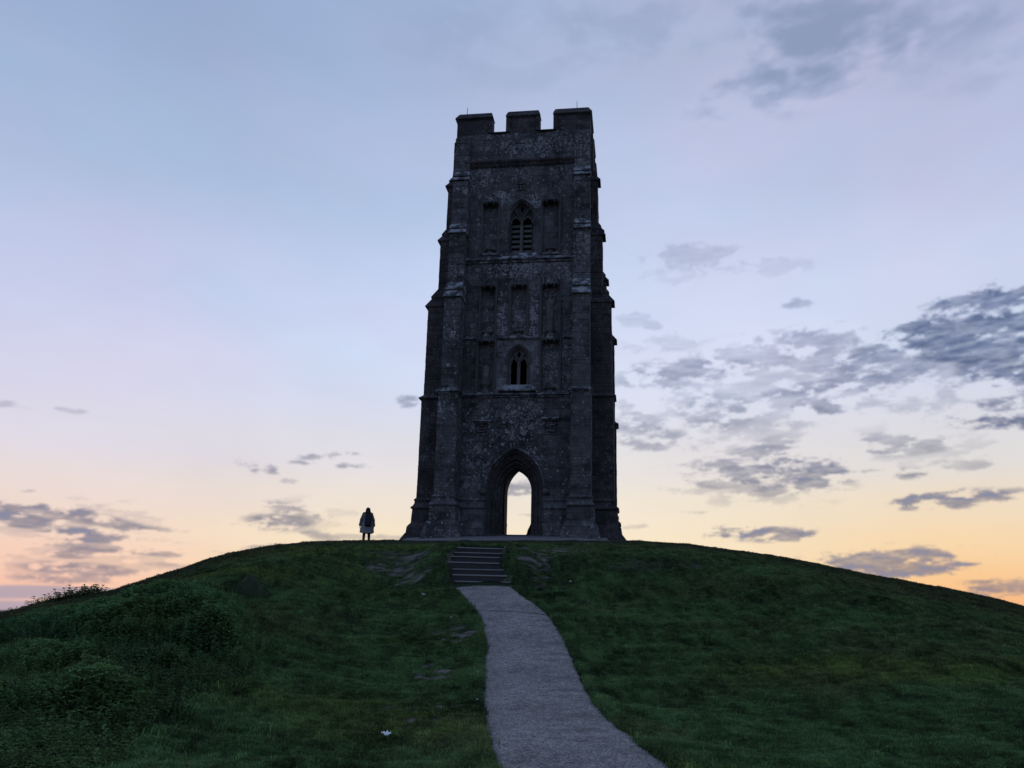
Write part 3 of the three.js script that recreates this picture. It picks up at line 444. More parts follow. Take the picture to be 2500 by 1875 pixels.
around.forEach((side, k) => {
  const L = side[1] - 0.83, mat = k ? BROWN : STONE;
  piece('string_course', turned(wavy(TOPSTRING, -side[1] + 0.5, side[1] - 0.5, 6), side), BROWN);  // darker stone puts the shade of its hollow underside into the colour
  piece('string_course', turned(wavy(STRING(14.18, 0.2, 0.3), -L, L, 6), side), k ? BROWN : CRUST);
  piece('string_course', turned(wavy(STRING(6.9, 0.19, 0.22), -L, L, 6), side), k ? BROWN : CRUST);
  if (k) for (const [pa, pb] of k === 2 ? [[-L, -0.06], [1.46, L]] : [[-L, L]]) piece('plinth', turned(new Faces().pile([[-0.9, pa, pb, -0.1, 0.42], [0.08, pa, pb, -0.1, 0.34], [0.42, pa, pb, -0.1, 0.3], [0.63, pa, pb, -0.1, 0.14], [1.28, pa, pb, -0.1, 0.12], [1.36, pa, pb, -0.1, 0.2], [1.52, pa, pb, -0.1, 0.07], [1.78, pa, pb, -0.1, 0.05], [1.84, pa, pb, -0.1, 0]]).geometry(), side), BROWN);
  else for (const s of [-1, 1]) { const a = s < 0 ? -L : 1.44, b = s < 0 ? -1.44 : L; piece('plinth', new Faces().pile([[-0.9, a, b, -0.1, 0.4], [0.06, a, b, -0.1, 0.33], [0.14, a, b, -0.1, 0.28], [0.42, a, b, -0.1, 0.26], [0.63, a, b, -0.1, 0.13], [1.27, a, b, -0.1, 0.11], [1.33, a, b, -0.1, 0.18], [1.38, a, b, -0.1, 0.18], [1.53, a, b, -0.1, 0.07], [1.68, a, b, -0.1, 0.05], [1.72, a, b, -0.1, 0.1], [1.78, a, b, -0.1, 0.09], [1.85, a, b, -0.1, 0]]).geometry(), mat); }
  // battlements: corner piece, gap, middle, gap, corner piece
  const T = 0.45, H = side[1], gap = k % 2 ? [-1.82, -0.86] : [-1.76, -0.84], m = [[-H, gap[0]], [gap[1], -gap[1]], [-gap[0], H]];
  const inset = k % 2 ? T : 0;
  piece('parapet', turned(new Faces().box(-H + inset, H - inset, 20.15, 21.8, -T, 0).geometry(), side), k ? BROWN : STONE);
  m.forEach(([a, b], j) => {
    if (k % 2) { if (j === 0) a += T; if (j === 2) b -= T; }
    const body = piece('merlon', turned(new Faces().box(a, b, 21.8, 22.74, -T, 0).geometry(), side), BROWN);
    const o = 0.11, la = a - (k % 2 && j === 0 ? -0.002 : o), lb = b + (k % 2 && j === 2 ? -0.002 : o), x0 = j === 0 && !(k % 2) ? a + 0.1 : a + 0.02, x1 = j === 2 && !(k % 2) ? b - 0.1 : b - 0.02;
    piece('coping', turned(new Faces().pile([[22.7, a + 0.004, b - 0.004, -T - 0.01, 0.01], [22.8, la, lb, -T - o, o], [22.84, la, lb, -T - o, o], [23.1, x0 - 0.05, x1 + 0.05, -T + 0.05, -0.02], [23.18, x0, x1, -T + 0.1, -0.07]]).geometry(), side), BROWN, body);
    for (const e of [j > 0 ? a : null, j < 2 ? b : null]) if (e !== null) { const d = e === a ? 1 : -1; piece('coping', turned(new Faces().pile([[21.86, Math.min(e - d * 0.09, e + d * 0.13), Math.max(e - d * 0.09, e + d * 0.13), -T - 0.06, 0.075], [22.7, Math.min(e - d * 0.09, e + d * 0.13), Math.max(e - d * 0.09, e + d * 0.13), -T - 0.06, 0.075]]).geometry(), side), BROWN, body); }
  });
  for (const s of [-1, 1]) piece('sill', turned(new Faces().pile([[21.76, Math.min(s * gap[0], s * gap[1]) + 0.09, Math.max(s * gap[0], s * gap[1]) - 0.09, -T - 0.02, 0.02], [21.82, Math.min(s * gap[0], s * gap[1]) + 0.09, Math.max(s * gap[0], s * gap[1]) - 0.09, -T - 0.09, 0.1], [21.86, Math.min(s * gap[0], s * gap[1]) + 0.09, Math.max(s * gap[0], s * gap[1]) - 0.09, -T - 0.09, 0.1], [21.95, Math.min(s * gap[0], s * gap[1]) + 0.09, Math.max(s * gap[0], s * gap[1]) - 0.09, -T + 0.05, -0.04]]).geometry(), side), BROWN);
});
// buttresses: two at every corner, stepping in as they rise
function buttress(turn, x, z, front, seed, out = 1, beak = 0.12) {
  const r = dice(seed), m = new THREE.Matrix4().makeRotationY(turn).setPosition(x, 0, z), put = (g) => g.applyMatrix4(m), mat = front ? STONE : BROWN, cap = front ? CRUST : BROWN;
  const shaft = (y0, y1, hw, p) => { const n = Math.max(2, Math.round((y1 - y0) / 0.34)), lv = []; for (let i = 0; i < n; i++) { const a = lerp(y0, y1, i / n), b = lerp(y0, y1, (i + 1) / n), l = hw + 0.012 * (r() - 0.5), q = p + 0.014 * (r() - 0.5); lv.push([a + 0.004, -l + 0.012, l - 0.012, -0.12, q - 0.012], [a + 0.016, -l, l, -0.12, q], [b - 0.012, -l, l, -0.12, q], [b - 0.002, -l + 0.012, l - 0.012, -0.12, q - 0.012]); } return lv; };
  const W = 0.42, P = [1.13, 1.06, 0.62, 0.37, 0.16].map((p) => p * out);
  const body = piece('buttress', put(new Faces().pile([...shaft(1.83, 6.84, 0.49, P[0]), ...shaft(7.08, 11.9, W, P[1]), ...shaft(12.84, 15.64, W, P[2]), ...shaft(16.28, 18.84, W, P[3]), ...shaft(19.42, 21.56, W, P[4]), [21.64, -W, W, -0.12, 0.02]]).geometry()), mat);
  const lip = (y, p, hw) => [y, -hw, hw, -0.1, p];
  const ragged = (lv) => lv.map((l) => [l[0] + 0.01 * (r() - 0.5), l[1] + 0.015 * (r() - 0.5), l[2] + 0.015 * (r() - 0.5), l[3], l[4] + 0.015 * (r() - 0.5)]);
  piece('plinth', put(new Faces().pile(ragged([lip(-1.0, P[0] + (front ? 0.5 : 0.68), 0.99), lip(-0.3, P[0] + (front ? 0.49 : 0.66), 0.97), lip(-0.06, P[0] + (front ? 0.44 : 0.5), 0.9), lip(0.1, P[0] + 0.38, 0.87), lip(0.12, P[0] + 0.36, 0.85), lip(0.41, P[0] + 0.33, 0.79), lip(0.5, P[0] + 0.27, 0.74), lip(0.63, P[0] + 0.17, 0.645), lip(0.9, P[0] + 0.165, 0.63), lip(1.27, P[0] + 0.15, 0.61), lip(1.32, P[0] + 0.22, 0.67), lip(1.38, P[0] + 0.22, 0.67), lip(1.46, P[0] + 0.13, 0.6), lip(1.56, P[0] + 0.08, 0.545), lip(1.69, P[0] + 0.06, 0.53), lip(1.72, P[0] + 0.1, 0.57), lip(1.77, P[0] + 0.1, 0.57), lip(1.86, P[0], 0.48)])).geometry()), mat, body);
  piece('string_course', put(new Faces().pile(ragged([lip(6.82, P[0], 0.49), lip(6.87, P[0] + 0.04, 0.53), lip(6.9, P[0] + 0.13, 0.6), lip(6.96, P[0] + 0.13, 0.6), lip(7.03, P[1] + 0.08, 0.52), lip(7.12, P[1], W)])).geometry()), cap, body);
  const setoff = (y, hw, a, b, c) => piece('set_off', put(new Faces().pile(ragged([lip(y, a, hw), lip(y + 0.03, a + beak, hw + 0.055), lip(y + 0.07, a + beak, hw + 0.055), lip(y + (c - y) * 0.48, lerp(a, b, 0.42), hw + 0.02), lip(y + (c - y) * 0.5, lerp(a, b, 0.42) + 0.07, hw + 0.045), lip(y + (c - y) * 0.56, lerp(a, b, 0.42) + 0.07, hw + 0.045), lip(c, b, hw - 0.004)])).geometry()), cap, body);
  setoff(11.88, W, P[1], P[2], 12.9); setoff(15.62, W, P[2], P[3], 16.34); setoff(18.82, W, P[3], P[4], 19.48);
}
for (const s of [-1, 1]) {
  buttress(0, s * 3.255, 0, true, 11 + s);
  buttress(Math.PI, s * 3.255, -DEPTH, false, 21 + s);
  for (const z of [-0.68, -DEPTH + 0.68]) buttress((s * Math.PI) / 2, s * HALF, z, false, 41 + s + Math.round(z * 3), s < 0 ? 1.11 : 1, 0.16);
}
// the doorway: three moulded orders, hood, label stops and the stones of the arch
{
  const door = piece('doorway', archSweep(DOOR, DOOR_IN, [[0.74, -0.5], [0.8, -0.56], [0.86, -0.57], [0.9, -0.64], [0.97, -0.72], [1, -0.83]]), BROWN);
  piece('moulding', archSweep(DOOR, DOOR_IN, [[0, 0.015], [0.06, 0.02], [0.13, -0.01], [0.17, -0.07], [0.22, -0.12], [0.3, -0.13], [0.34, -0.2]]), BROWN, door);
  piece('moulding', archSweep(DOOR, DOOR_IN, [[0.34, -0.2], [0.36, -0.14], [0.41, -0.11], [0.46, -0.14], [0.48, -0.22], [0.55, -0.33], [0.6, -0.34], [0.66, -0.33], [0.7, -0.38], [0.74, -0.5]]), BROWN, door);
  const H0 = { w: 1.56, R: 2.16, ys: 2.25, y0: 2.2 }, H1 = { w: 1.38, R: 1.93, ys: 2.25, y0: 2.2 };
  piece('hood_mould', archSweep(H0, H1, [[0, 0], [0, 0.05], [0.35, 0.13], [0.7, 0.15], [0.85, 0.1], [1, 0.03]]), STONE, door);
  const r = dice(9);
  for (const s of [-1, 1]) {
    const stop = new THREE.IcosahedronGeometry(0.16, 2), p = stop.attributes.position; for (let i = 0; i < p.count; i++) { const k = 1 + 0.18 * noise(p.getX(i) * 14 + s * 9, p.getY(i) * 14 + p.getZ(i) * 9); p.setXYZ(i, p.getX(i) * k, p.getY(i) * k * 1.1, p.getZ(i) * k * 0.8); } stop.computeVertexNormals();
    piece('label_stop', stop.translate(s * 1.52, 2.16, 0.08), STONE, door);
    const n = 19, rad = (2.16 * 2.16 + 1.6 * 1.6) / 3.2, top = Math.acos((rad - 1.6) / rad);
    for (let i = 0; i < n; i++) {
      const a0 = top * ((i + 0.04) / n), a1 = top * ((i + 0.96) / n), out = 0.26 + 0.12 * r(), z = 0.008 + 0.014 * r(), v = (a, q, d) => [s * (1.6 - rad + (rad + q) * Math.cos(a)), 2.25 + (rad + q) * Math.sin(a), d], f = new Faces(), c = 0.012;
      if (i === n - 1 && 1.6 - rad + (rad + out) * Math.cos(a1) < 0.01) continue;
      const A = [v(a0, 0, -0.05), v(a1, 0, -0.05), v(a1, out, -0.05), v(a0, out, -0.05)], B = [v(a0 + 0.004, c, z), v(a1 - 0.004, c, z), v(a1 - 0.004, out - c, z), v(a0 + 0.004, out - c, z)];
      if (s < 0) { A.reverse(); B.reverse(); }
      f.quad(B[3], B[2], B[1], B[0]); for (let k = 0; k < 4; k++) f.quad(A[k], B[k], B[(k + 1) % 4], A[(k + 1) % 4]);
      piece('voussoir', f.geometry(), STONE, door);
    }
  }
  piece('threshold', new Faces().pile([[-0.6, -1.3, 1.3, -1.2, 0.28], [0.02, -1.3, 1.3, -1.2, 0.26], [0.07, -1.28, 1.28, -1.2, 0.22]]).geometry(), BROWN, door);
}
// windows: chamfered frame, two lights under tracery, sill, hood
function window2(name, q, lightTop, lightFoot, lightW, mull, louvred) {
  const { cx, w, R, ys, y0 } = q, o = { w: w + 0.1, R: R + 0.12, ys, y0 }, i = { w, R, ys, y0 };
  const win = piece(name, archSweep(o, i, [[0, 0.02], [0.25, 0.02], [0.4, -0.03], [0.75, -0.09], [1, -0.16], [1, -0.4]], cx, 10), louvred ? STONE : CARVED);
  piece('hood_mould', archSweep({ w: w + 0.19, R: R + 0.22, ys, y0: ys - 0.1 }, { w: w + 0.1, R: R + 0.12, ys, y0: ys - 0.1 }, [[0, 0], [0, 0.05], [0.5, 0.09], [1, 0.02]], cx, 10), louvred ? STONE : CARVED, win);
  const light = (s) => { const c = cx + s * (mull / 2 + lightW / 2), h = lightW / 2; return [[c + h, lightFoot], [c + h, lightTop - 0.2], [c + h * 0.94, lightTop - 0.1], [c + h * 0.66, lightTop + 0.02], [c, lightTop + 0.16], [c - h * 0.66, lightTop + 0.02], [c - h * 0.94, lightTop - 0.1], [c - h, lightTop - 0.2], [c - h, lightFoot]]; };
  const apex = ys + R, eye = (x, y, a, b) => [[cx + x, y - b], [cx + x + a, y], [cx + x, y + b], [cx + x - a, y]];
  const holes = [light(-1), light(1), eye(0, apex - 0.3, 0.1, 0.2), eye(-0.17, lightTop + 0.36, 0.055, 0.15), eye(0.17, lightTop + 0.36, 0.055, 0.15)];
  piece('tracery', leaf(archPath(w, R, ys, y0, cx, 10), louvred ? holes : holes.slice(0, 3), -0.34, -0.24), louvred ? BROWN : CARVED, win);
  // ribs that branch from the mullion over the lights
  const rib = (pts, t = 0.045) => { const g = []; for (let k = 0; k + 1 < pts.length; k++) { const [ax, ay] = pts[k], [bx, by] = pts[k + 1], len = Math.hypot(bx - ax, by - ay); g.push(new THREE.BoxGeometry(t, len + t * 0.6, 0.1).rotateZ(-Math.atan2(bx - ax, by - ay)).translate(cx + (ax + bx) / 2, (ay + by) / 2, -0.2)); } return merged(g); };
  const curveTo = (s) => [[0, lightTop - 0.3], [s * 0.035, lightTop + 0.05], [s * 0.12, lightTop + 0.22], [s * (w * 0.58), apex - R * 0.38]];
  piece('rib', merged([rib(curveTo(-1)), rib(curveTo(1)), rib([[-w + 0.05, lightTop - 0.2], [-w * 0.84, lightTop + 0.05], [-lightW / 2 - mull / 2, lightTop + 0.2], [-0.1, lightTop + 0.02]]), rib([[w - 0.05, lightTop - 0.2], [w * 0.84, lightTop + 0.05], [lightW / 2 + mull / 2, lightTop + 0.2], [0.1, lightTop + 0.02]])]), CARVED, win);
  piece('mullion', new Faces().pile([[y0 - 0.02, cx - mull / 2 - 0.02, cx + mull / 2 + 0.02, -0.36, -0.13], [y0 + 0.1, cx - mull / 2, cx + mull / 2, -0.36, -0.15], [lightTop - 0.25, cx - mull / 2, cx + mull / 2, -0.36, -0.15]]).geometry(), CARVED, win);
  if (louvred) for (const s of [-1, 1]) for (let k = 0; k < 6; k++) {
    const c = cx + s * (mull / 2 + lightW / 2), y = lightFoot + 0.16 + k * 0.295, g = new THREE.BoxGeometry(lightW + 0.02, 0.06, 0.26).rotateX(0.95).translate(c, y + 0.05, -0.5);
    solid('louvre', boxUV(plainGeo(g), 0.9), OAK, win);
  }
  const sw = w + 0.42, drop = louvred ? 0.4 : 0.34;
  piece('sill', new Faces().pile([[y0 - drop - 0.06, cx - sw, cx + sw, -0.1, 0.2], [y0 - drop, cx - sw, cx + sw, -0.1, 0.22], [y0 - 0.04, cx - w - 0.14, cx + w + 0.14, -0.34, 0.0], [y0 + 0.02, cx - w - 0.1, cx + w + 0.1, -0.36, -0.2]]).geometry(), CRUST, win);
}
window2('belfry_window', BELFRY, 16.62, 14.75, 0.46, 0.15, true);
window2('window', LOWER, 8.78, 7.6, 0.32, 0.16, false);
// niches: shafts with little spires, canopies with gables, pedestals and what is left of two statues
function canopy(x, y, w, tall) {
  const g = [], half = w / 2;
  g.push(new THREE.CylinderGeometry(half * 0.92, half * 1.02, 0.2, 6, 1, false, -Math.PI / 2, Math.PI).scale(1, 1, 0.75).translate(x, y + 0.2, 0));
  g.push(new THREE.CylinderGeometry(half * 0.3, half * 0.85, 0.28, 6, 1, false, -Math.PI / 2, Math.PI).scale(1, 1, 0.75).translate(x, y + 0.44, 0));
  g.push(new THREE.ConeGeometry(half * 0.3, tall, 6).translate(x, y + 0.58 + tall / 2, 0.04));
  for (let k = 0; k < 3; k++) { const a = ((k - 1) * Math.PI) / 3, cxx = x + Math.sin(a) * half * 0.9, cz = Math.cos(a) * half * 0.68; g.push(new THREE.ConeGeometry(half * 0.56, 0.46, 4, 1).rotateY(Math.PI / 4).scale(1, 1, 0.3).rotateY(a).translate(cxx, y + 0.38, cz)); }
  for (let k = 0; k < 4; k++) { const a = ((k - 1.5) * Math.PI) / 3.2; g.push(new THREE.ConeGeometry(0.055, 0.22, 4).rotateX(Math.PI).translate(x + Math.sin(a) * half * 0.9, y + 0.02, Math.cos(a) * half * 0.7)); g.push(new THREE.ConeGeometry(0.04, 0.24, 4).translate(x + Math.sin(a) * half * 0.92, y + 0.44, Math.cos(a) * half * 0.7)); }
  return merged(g);
}
function statue(x, y, h, fragment, seed) {                  // a robed figure carved in stone, worn almost smooth
  const n = 26, m = 20, P = [], I = [], rows = fragment ? [[0, 0.2, 0.15], [0.25, 0.23, 0.2], [0.4, 0.22, 0.24], [0.48, 0.2, 0.17], [0.7, 0.2, 0.13], [0.9, 0.17, 0.11], [1, 0.05, 0.05]] : [[0, 0.2, 0.14], [0.12, 0.22, 0.15], [0.35, 0.2, 0.14], [0.55, 0.21, 0.14], [0.7, 0.24, 0.15], [0.78, 0.26, 0.14], [0.83, 0.17, 0.11], [0.85, 0.08, 0.08], [0.88, 0.1, 0.11], [0.94, 0.105, 0.12], [0.98, 0.07, 0.08], [1, 0.01, 0.01]];
  const wide = curve(rows.map((q) => [q[0], q[1]])), deep = curve(rows.map((q) => [q[0], q[2]]));
  for (let i = 0; i <= n; i++) for (let j = 0; j < m; j++) { const t = i / n, a = (j / m) * 2 * Math.PI, fold = 1 + (t < 0.75 ? 0.1 * Math.sin(a * 5 + t * 6 + seed) : 0.04) * (1 - t * 0.5) + 0.06 * noise(a * 3 + seed, t * 12); P.push(x + Math.cos(a) * wide(t) * fold, y + t * h, -0.1 + Math.sin(a) * deep(t) * fold); if (i) { const o = i * m + j, q = i * m + ((j + 1) % m); I.push(o - m, o, q - m, q - m, o, q); } }
  const g = new THREE.BufferGeometry(); g.setAttribute('position', new THREE.Float32BufferAttribute(P, 3)); g.setIndex(I); g.computeVertexNormals(); return g;
}
NICHES.forEach(([a, b, y0, y1], k) => {
  const c = (a + b) / 2, upper = k < 2, niche = piece('niche', new Faces().pile([[y0 - 0.04, a, b, -0.3, 0.06], [y0 + 0.02, a, b, -0.3, 0.05], [y0 + 0.1, a + 0.04, b - 0.04, -0.32, -0.1]]).geometry(), CRUST);
  for (const x of [a + 0.03, b - 0.03]) piece('shaft', merged([new THREE.CylinderGeometry(0.055, 0.055, y1 + 0.25 - y0, 6).translate(x, (y0 + y1 + 0.25) / 2, 0.035), new THREE.CylinderGeometry(0.05, 0.065, 0.14, 6).translate(x, y0 + 0.1, 0.035), new THREE.ConeGeometry(0.055, 0.34, 4).translate(x, y1 + 0.4, 0.035), new THREE.CylinderGeometry(0.024, 0.024, y1 - y0, 5).translate(x + (x < c ? 0.075 : -0.075), (y0 + y1) / 2, -0.03)]), CARVED, niche);
  piece('canopy', canopy(c, y1 - 0.06, Math.min(0.9, b - a - 0.06), upper ? 0.85 : 0.22), STONE, niche);
  const ped = k === 5 ? 0.5 : k === 4 ? 0.34 : 0.28;
  piece('pedestal', merged([new THREE.CylinderGeometry(0.26, 0.1, ped * 0.55, 8).translate(c, y0 + ped * 0.62, -0.1), new THREE.CylinderGeometry(0.2, 0.22, ped * 0.5, 8).translate(c, y0 + ped * 0.22, -0.12), new THREE.CylinderGeometry(0.29, 0.27, 0.07, 8).translate(c, y0 + ped * 0.93, -0.1)]), CARVED, niche);
  if (k === 4) piece('statue', statue(c - 0.03, y0 + ped, 2.02, false, 2), CARVED, niche).userData.label = 'weathered standing robed statue';
  if (k === 5) piece('statue', statue(c, y0 + ped, 1.0, true, 7), CARVED, niche).userData.label = 'broken lower half of a seated statue';
});
// a band between the two rows of niches, stopped by the canopies
for (const [a, b] of [[-2.84, -2.16], [-1.08, 1.06], [2.24, 2.84]]) piece('string_course', wavy(STRING(9.93, 0.12, 0.14), a, b, 2), CRUST);
// carved panels above the door
RELIEFS.forEach(([x0, x1, y0, y1], k) => {
  const panel = piece('relief_panel', new Faces().box(x0, x1, y0, y1, -0.3, -0.085).geometry(), STONE), f = new Faces();
  f.box(x0, x0 + 0.05, y0, y1, -0.14, 0.03); f.box(x1 - 0.05, x1, y0, y1, -0.14, 0.03); f.box(x0 + 0.05, x1 - 0.05, y0, y0 + 0.05, -0.14, 0.03); f.box(x0 + 0.05, x1 - 0.05, y1 - 0.05, y1, -0.14, 0.03);
  piece('frame', f.geometry(), STONE, panel);
  piece('hood_mould', new Faces().bar([[0, y1 + 0.14], [0.1, y1 + 0.1], [0.12, y1 + 0.04], [0.05, y1], [0, y1 - 0.02]], x0 - 0.08, x1 + 0.08).geometry(), CRUST, panel);
  const g = [], cx = (x0 + x1) / 2, cy = (y0 + y1) / 2, blob = (x, y, a, b, d = 0.11) => g.push(new THREE.SphereGeometry(1, 10, 8).scale(a, b, d).translate(cx + x, cy + y, -0.09));
  if (k) { blob(-0.18, 0.06, 0.1, 0.13); blob(-0.2, 0.2, 0.06, 0.06); blob(0.04, 0.1, 0.2, 0.08); blob(0.2, 0.18, 0.06, 0.07); blob(-0.04, -0.06, 0.04, 0.13); blob(0.16, -0.06, 0.04, 0.13); blob(0.02, -0.2, 0.26, 0.07); }
  else { blob(-0.22, -0.03, 0.09, 0.17); blob(-0.22, 0.17, 0.06, 0.06); blob(0.02, 0.14, 0.2, 0.03); blob(0.2, 0.0, 0.035, 0.18); blob(0.08, 0.0, 0.03, 0.15); blob(-0.02, -0.16, 0.25, 0.05); blob(0.0, -0.02, 0.03, 0.14); }
  piece('carving', merged(g), CARVED, panel);
});
{
  const [x0, x1, y0, y1] = PLAQUE, panel = piece('plaque', new Faces().box(x0, x1, y0, y1, -0.3, -0.095).geometry(), BROWN), f = new Faces();
  f.box(x0, x0 + 0.035, y0, y1, -0.16, 0.02); f.box(x1 - 0.035, x1, y0, y1, -0.16, 0.02); f.box(x0 + 0.035, x1 - 0.035, y0, y0 + 0.035, -0.16, 0.02); f.box(x0 + 0.035, x1 - 0.035, y1 - 0.035, y1, -0.16, 0.02);
  piece('frame', f.geometry(), STONE, panel);
  const font = await new FontLoader().loadAsync('fonts/droid/droid_serif_bold.typeface.json'), text = new TextGeometry('IIS', { font, size: 0.3, depth: 0.09, curveSegments: 4, bevelEnabled: true, bevelSize: 0.008, bevelThickness: 0.01 });
  text.computeBoundingBox(); text.translate(-(text.boundingBox.max.x + text.boundingBox.min.x) / 2, -0.15, 0);
  piece('lettering', text.translate((x0 + x1) / 2, (y0 + y1) / 2, -0.092), CARVED, panel);
}
for (const x of [-3.19, 2.93]) solid('lightning_rod', merged([new THREE.CylinderGeometry(0.014, 0.018, 0.62, 6).translate(x, 23.44, -0.3), new THREE.CylinderGeometry(0.04, 0.05, 0.06, 8).translate(x, 23.2, -0.3)]), LEAD, tower);
// ---------------------------------------------------------------- the person on the brow, seen from behind
// bodies are one skin round tapered limbs: the field is the smooth union of capsules, meshed on a grid
function skin(bones, lo, size, res, blend) {
  const mc = new MarchingCubes(res, new THREE.MeshStandardMaterial(), false, false, 260000), half = res / 2, h = size / 2;
  mc.isolation = 0;
  for (let k = 0; k < res; k++) for (let j = 0; j < res; j++) for (let i = 0; i < res; i++) {
    const x = lo[0] + h + ((i - half) / half) * h, y = lo[1] + h + ((j - half) / half) * h, z = lo[2] + h + ((k - half) / half) * h;
    let acc = 0;
    for (const [a, b, ra, rb, sx = 1, sz = 1] of bones) {
      const dx = b[0] - a[0], dy = b[1] - a[1], dz = b[2] - a[2], px = (x - a[0]) / 1, py = y - a[1], pz = z - a[2], t = clamp((px * dx + py * dy + pz * dz) / (dx * dx + dy * dy + dz * dz + 1e-9), 0, 1);
      acc += Math.exp(-(Math.hypot((px - dx * t) / sx, py - dy * t, (pz - dz * t) / sz) - lerp(ra, rb, t)) / blend);
    }
    mc.field[i + j * res + k * res * res] = blend * Math.log(acc + 1e-30);
  }
  mc.update();
  const P = mc.positionArray.slice(0, mc.count * 3), N = mc.normalArray.slice(0, mc.count * 3);
  for (let i = 0; i < P.length; i += 3) for (let c = 0; c < 3; c++) P[i + c] = lo[c] + h + P[i + c] * h;
  const g = new THREE.BufferGeometry(); g.setAttribute('position', new THREE.BufferAttribute(P, 3)); g.setAttribute('normal', new THREE.BufferAttribute(N, 3));
  // outward faces
  const f = g.attributes.normal; let s = 0; for (let i = 0; i + 2 < mc.count; i += 3) { const e = new THREE.Vector3().fromArray(P, i * 3 + 3).sub(new THREE.Vector3().fromArray(P, i * 3)), q = new THREE.Vector3().fromArray(P, i * 3 + 6).sub(new THREE.Vector3().fromArray(P, i * 3)); s += e.cross(q).dot(new THREE.Vector3(f.getX(i), f.getY(i), f.getZ(i))); }
  if (s < 0) for (let i = 0; i < N.length; i++) N[i] = -N[i];
  return g;
}
{
  const pAz = -9.26 * D2R, pd = 42.8, px = Math.sin(pAz) * pd, pz = -Math.cos(pAz) * pd, py = ground(px, pz) - 0.01;
  const person = thing('person', 'person in a long pale coat seen from behind on the hill brow', 'person', [px, py, pz], 0.3);
  const cloth = (r, g, b, name) => new THREE.MeshStandardMaterial({ color: new THREE.Color().setRGB(r, g, b), roughness: 0.95, name });
  const skinTone = cloth(0.36, 0.22, 0.16, 'skin'), coatCloth = cloth(0.2, 0.185, 0.2, 'pale_coat'), sleeveCloth = cloth(0.12, 0.1, 0.11, 'dark_sleeve'), dark = cloth(0.022, 0.02, 0.022, 'dark_cloth'), hairTone = cloth(0.014, 0.011, 0.01, 'dark_hair'), bag = cloth(0.02, 0.021, 0.03, 'bag_cloth');
  // the figure faces away (-z): legs a little apart, arms hanging clear of the coat
  const arm = (s) => [[[s * 0.17, 1.33, 0], [s * 0.265, 1.06, 0.01], 0.05, 0.042], [[s * 0.265, 1.06, 0.01], [s * 0.33, 0.77, -0.03], 0.04, 0.028]];
  const leg = (s) => [[[s * 0.09, 0.86, 0], [s * 0.115, 0.47, -0.015], 0.085, 0.058], [[s * 0.115, 0.47, -0.015], [s * 0.13, 0.09, 0.02], 0.055, 0.038], [[s * 0.13, 0.06, 0.03], [s * 0.15, 0.045, -0.13], 0.04, 0.034]];
  const body = skin([[[0, 0.88, 0], [0, 1.08, 0], 0.125, 0.11, 1.25, 0.9], [[0, 1.08, 0], [0, 1.32, 0], 0.11, 0.1, 1.45, 0.9], [[-0.13, 1.36, 0], [0.13, 1.36, 0], 0.055, 0.055], [[0, 1.36, 0], [0, 1.46, -0.015], 0.05, 0.046], [[0, 1.5, -0.02], [0, 1.565, -0.015], 0.07, 0.078, 0.92, 1.15], [[0, 1.45, -0.055], [0, 1.5, -0.06], 0.04, 0.045], [[0, 1.51, -0.105], [0, 1.49, -0.118], 0.011, 0.014], [[-0.076, 1.51, -0.01], [-0.076, 1.54, -0.01], 0.014, 0.018, 0.6, 1], [[0.076, 1.51, -0.01], [0.076, 1.54, -0.01], 0.014, 0.018, 0.6, 1], ...arm(-1), ...arm(1), ...leg(-1), ...leg(1)], [-0.9, -0.08, -0.9], 1.8, 110, 0.02);
  const hand = (s) => {
    const o = [s * 0.333, 0.76, -0.034], q = (x, y, z) => [o[0] + s * x, o[1] + y, o[2] + z], list = [[q(0, 0.01, 0), q(0.002, -0.075, -0.012), 0.019, 0.024, 0.75, 1.5]];
    [[-0.03, 0.062], [-0.01, 0.074], [0.01, 0.07], [0.028, 0.055]].forEach(([dz, len]) => list.push([q(0.002, -0.075, -0.01 + dz), q(0.0, -0.075 - len * 0.55, -0.014 + dz), 0.0092, 0.0086], [q(0, -0.075 - len * 0.55, -0.014 + dz), q(-0.012, -0.075 - len, -0.018 + dz), 0.0086, 0.0075]));
    list.push([q(-0.004, -0.02, -0.028), q(-0.014, -0.06, -0.052), 0.011, 0.0095], [q(-0.014, -0.06, -0.052), q(-0.016, -0.085, -0.056), 0.0095, 0.008]);
    return skin(list, [o[0] - 0.12, o[1] - 0.19, o[2] - 0.12], 0.24, 72, 0.003);
  };
  solid('body', merged([body, hand(-1), hand(1)]), skinTone, person);
  const coat = (() => {                                     // shoulders to mid thigh, flaring, folds down the skirt, sleeves
    const n = 34, m = 44, P = [], I = [], wide = curve([[0, 0.345], [0.3, 0.3], [0.6, 0.25], [0.8, 0.235], [0.92, 0.21], [0.97, 0.15], [1, 0.07]]), deep = curve([[0, 0.24], [0.4, 0.18], [0.8, 0.14], [0.93, 0.12], [1, 0.06]]);
    for (let i = 0; i <= n; i++) for (let j = 0; j < m; j++) { const t = i / n, a = (j / m) * Math.PI * 2, fold = 1 + 0.05 * (1 - t) * Math.sin(a * 7 + 2 * t) + 0.025 * noise(a * 2 + 3, t * 7); P.push(Math.cos(a) * wide(t) * fold, 0.42 + t * 1.01 + (i ? 0 : 0.025 * Math.sin(a * 2 + 1)), Math.sin(a) * deep(t) * fold); if (i) { const o = i * m + j, q = i * m + ((j + 1) % m); I.push(o - m, o, q - m, q - m, o, q); } }
    const g = new THREE.BufferGeometry(); g.setAttribute('position', new THREE.Float32BufferAttribute(P, 3)); g.setIndex(I); g.computeVertexNormals();
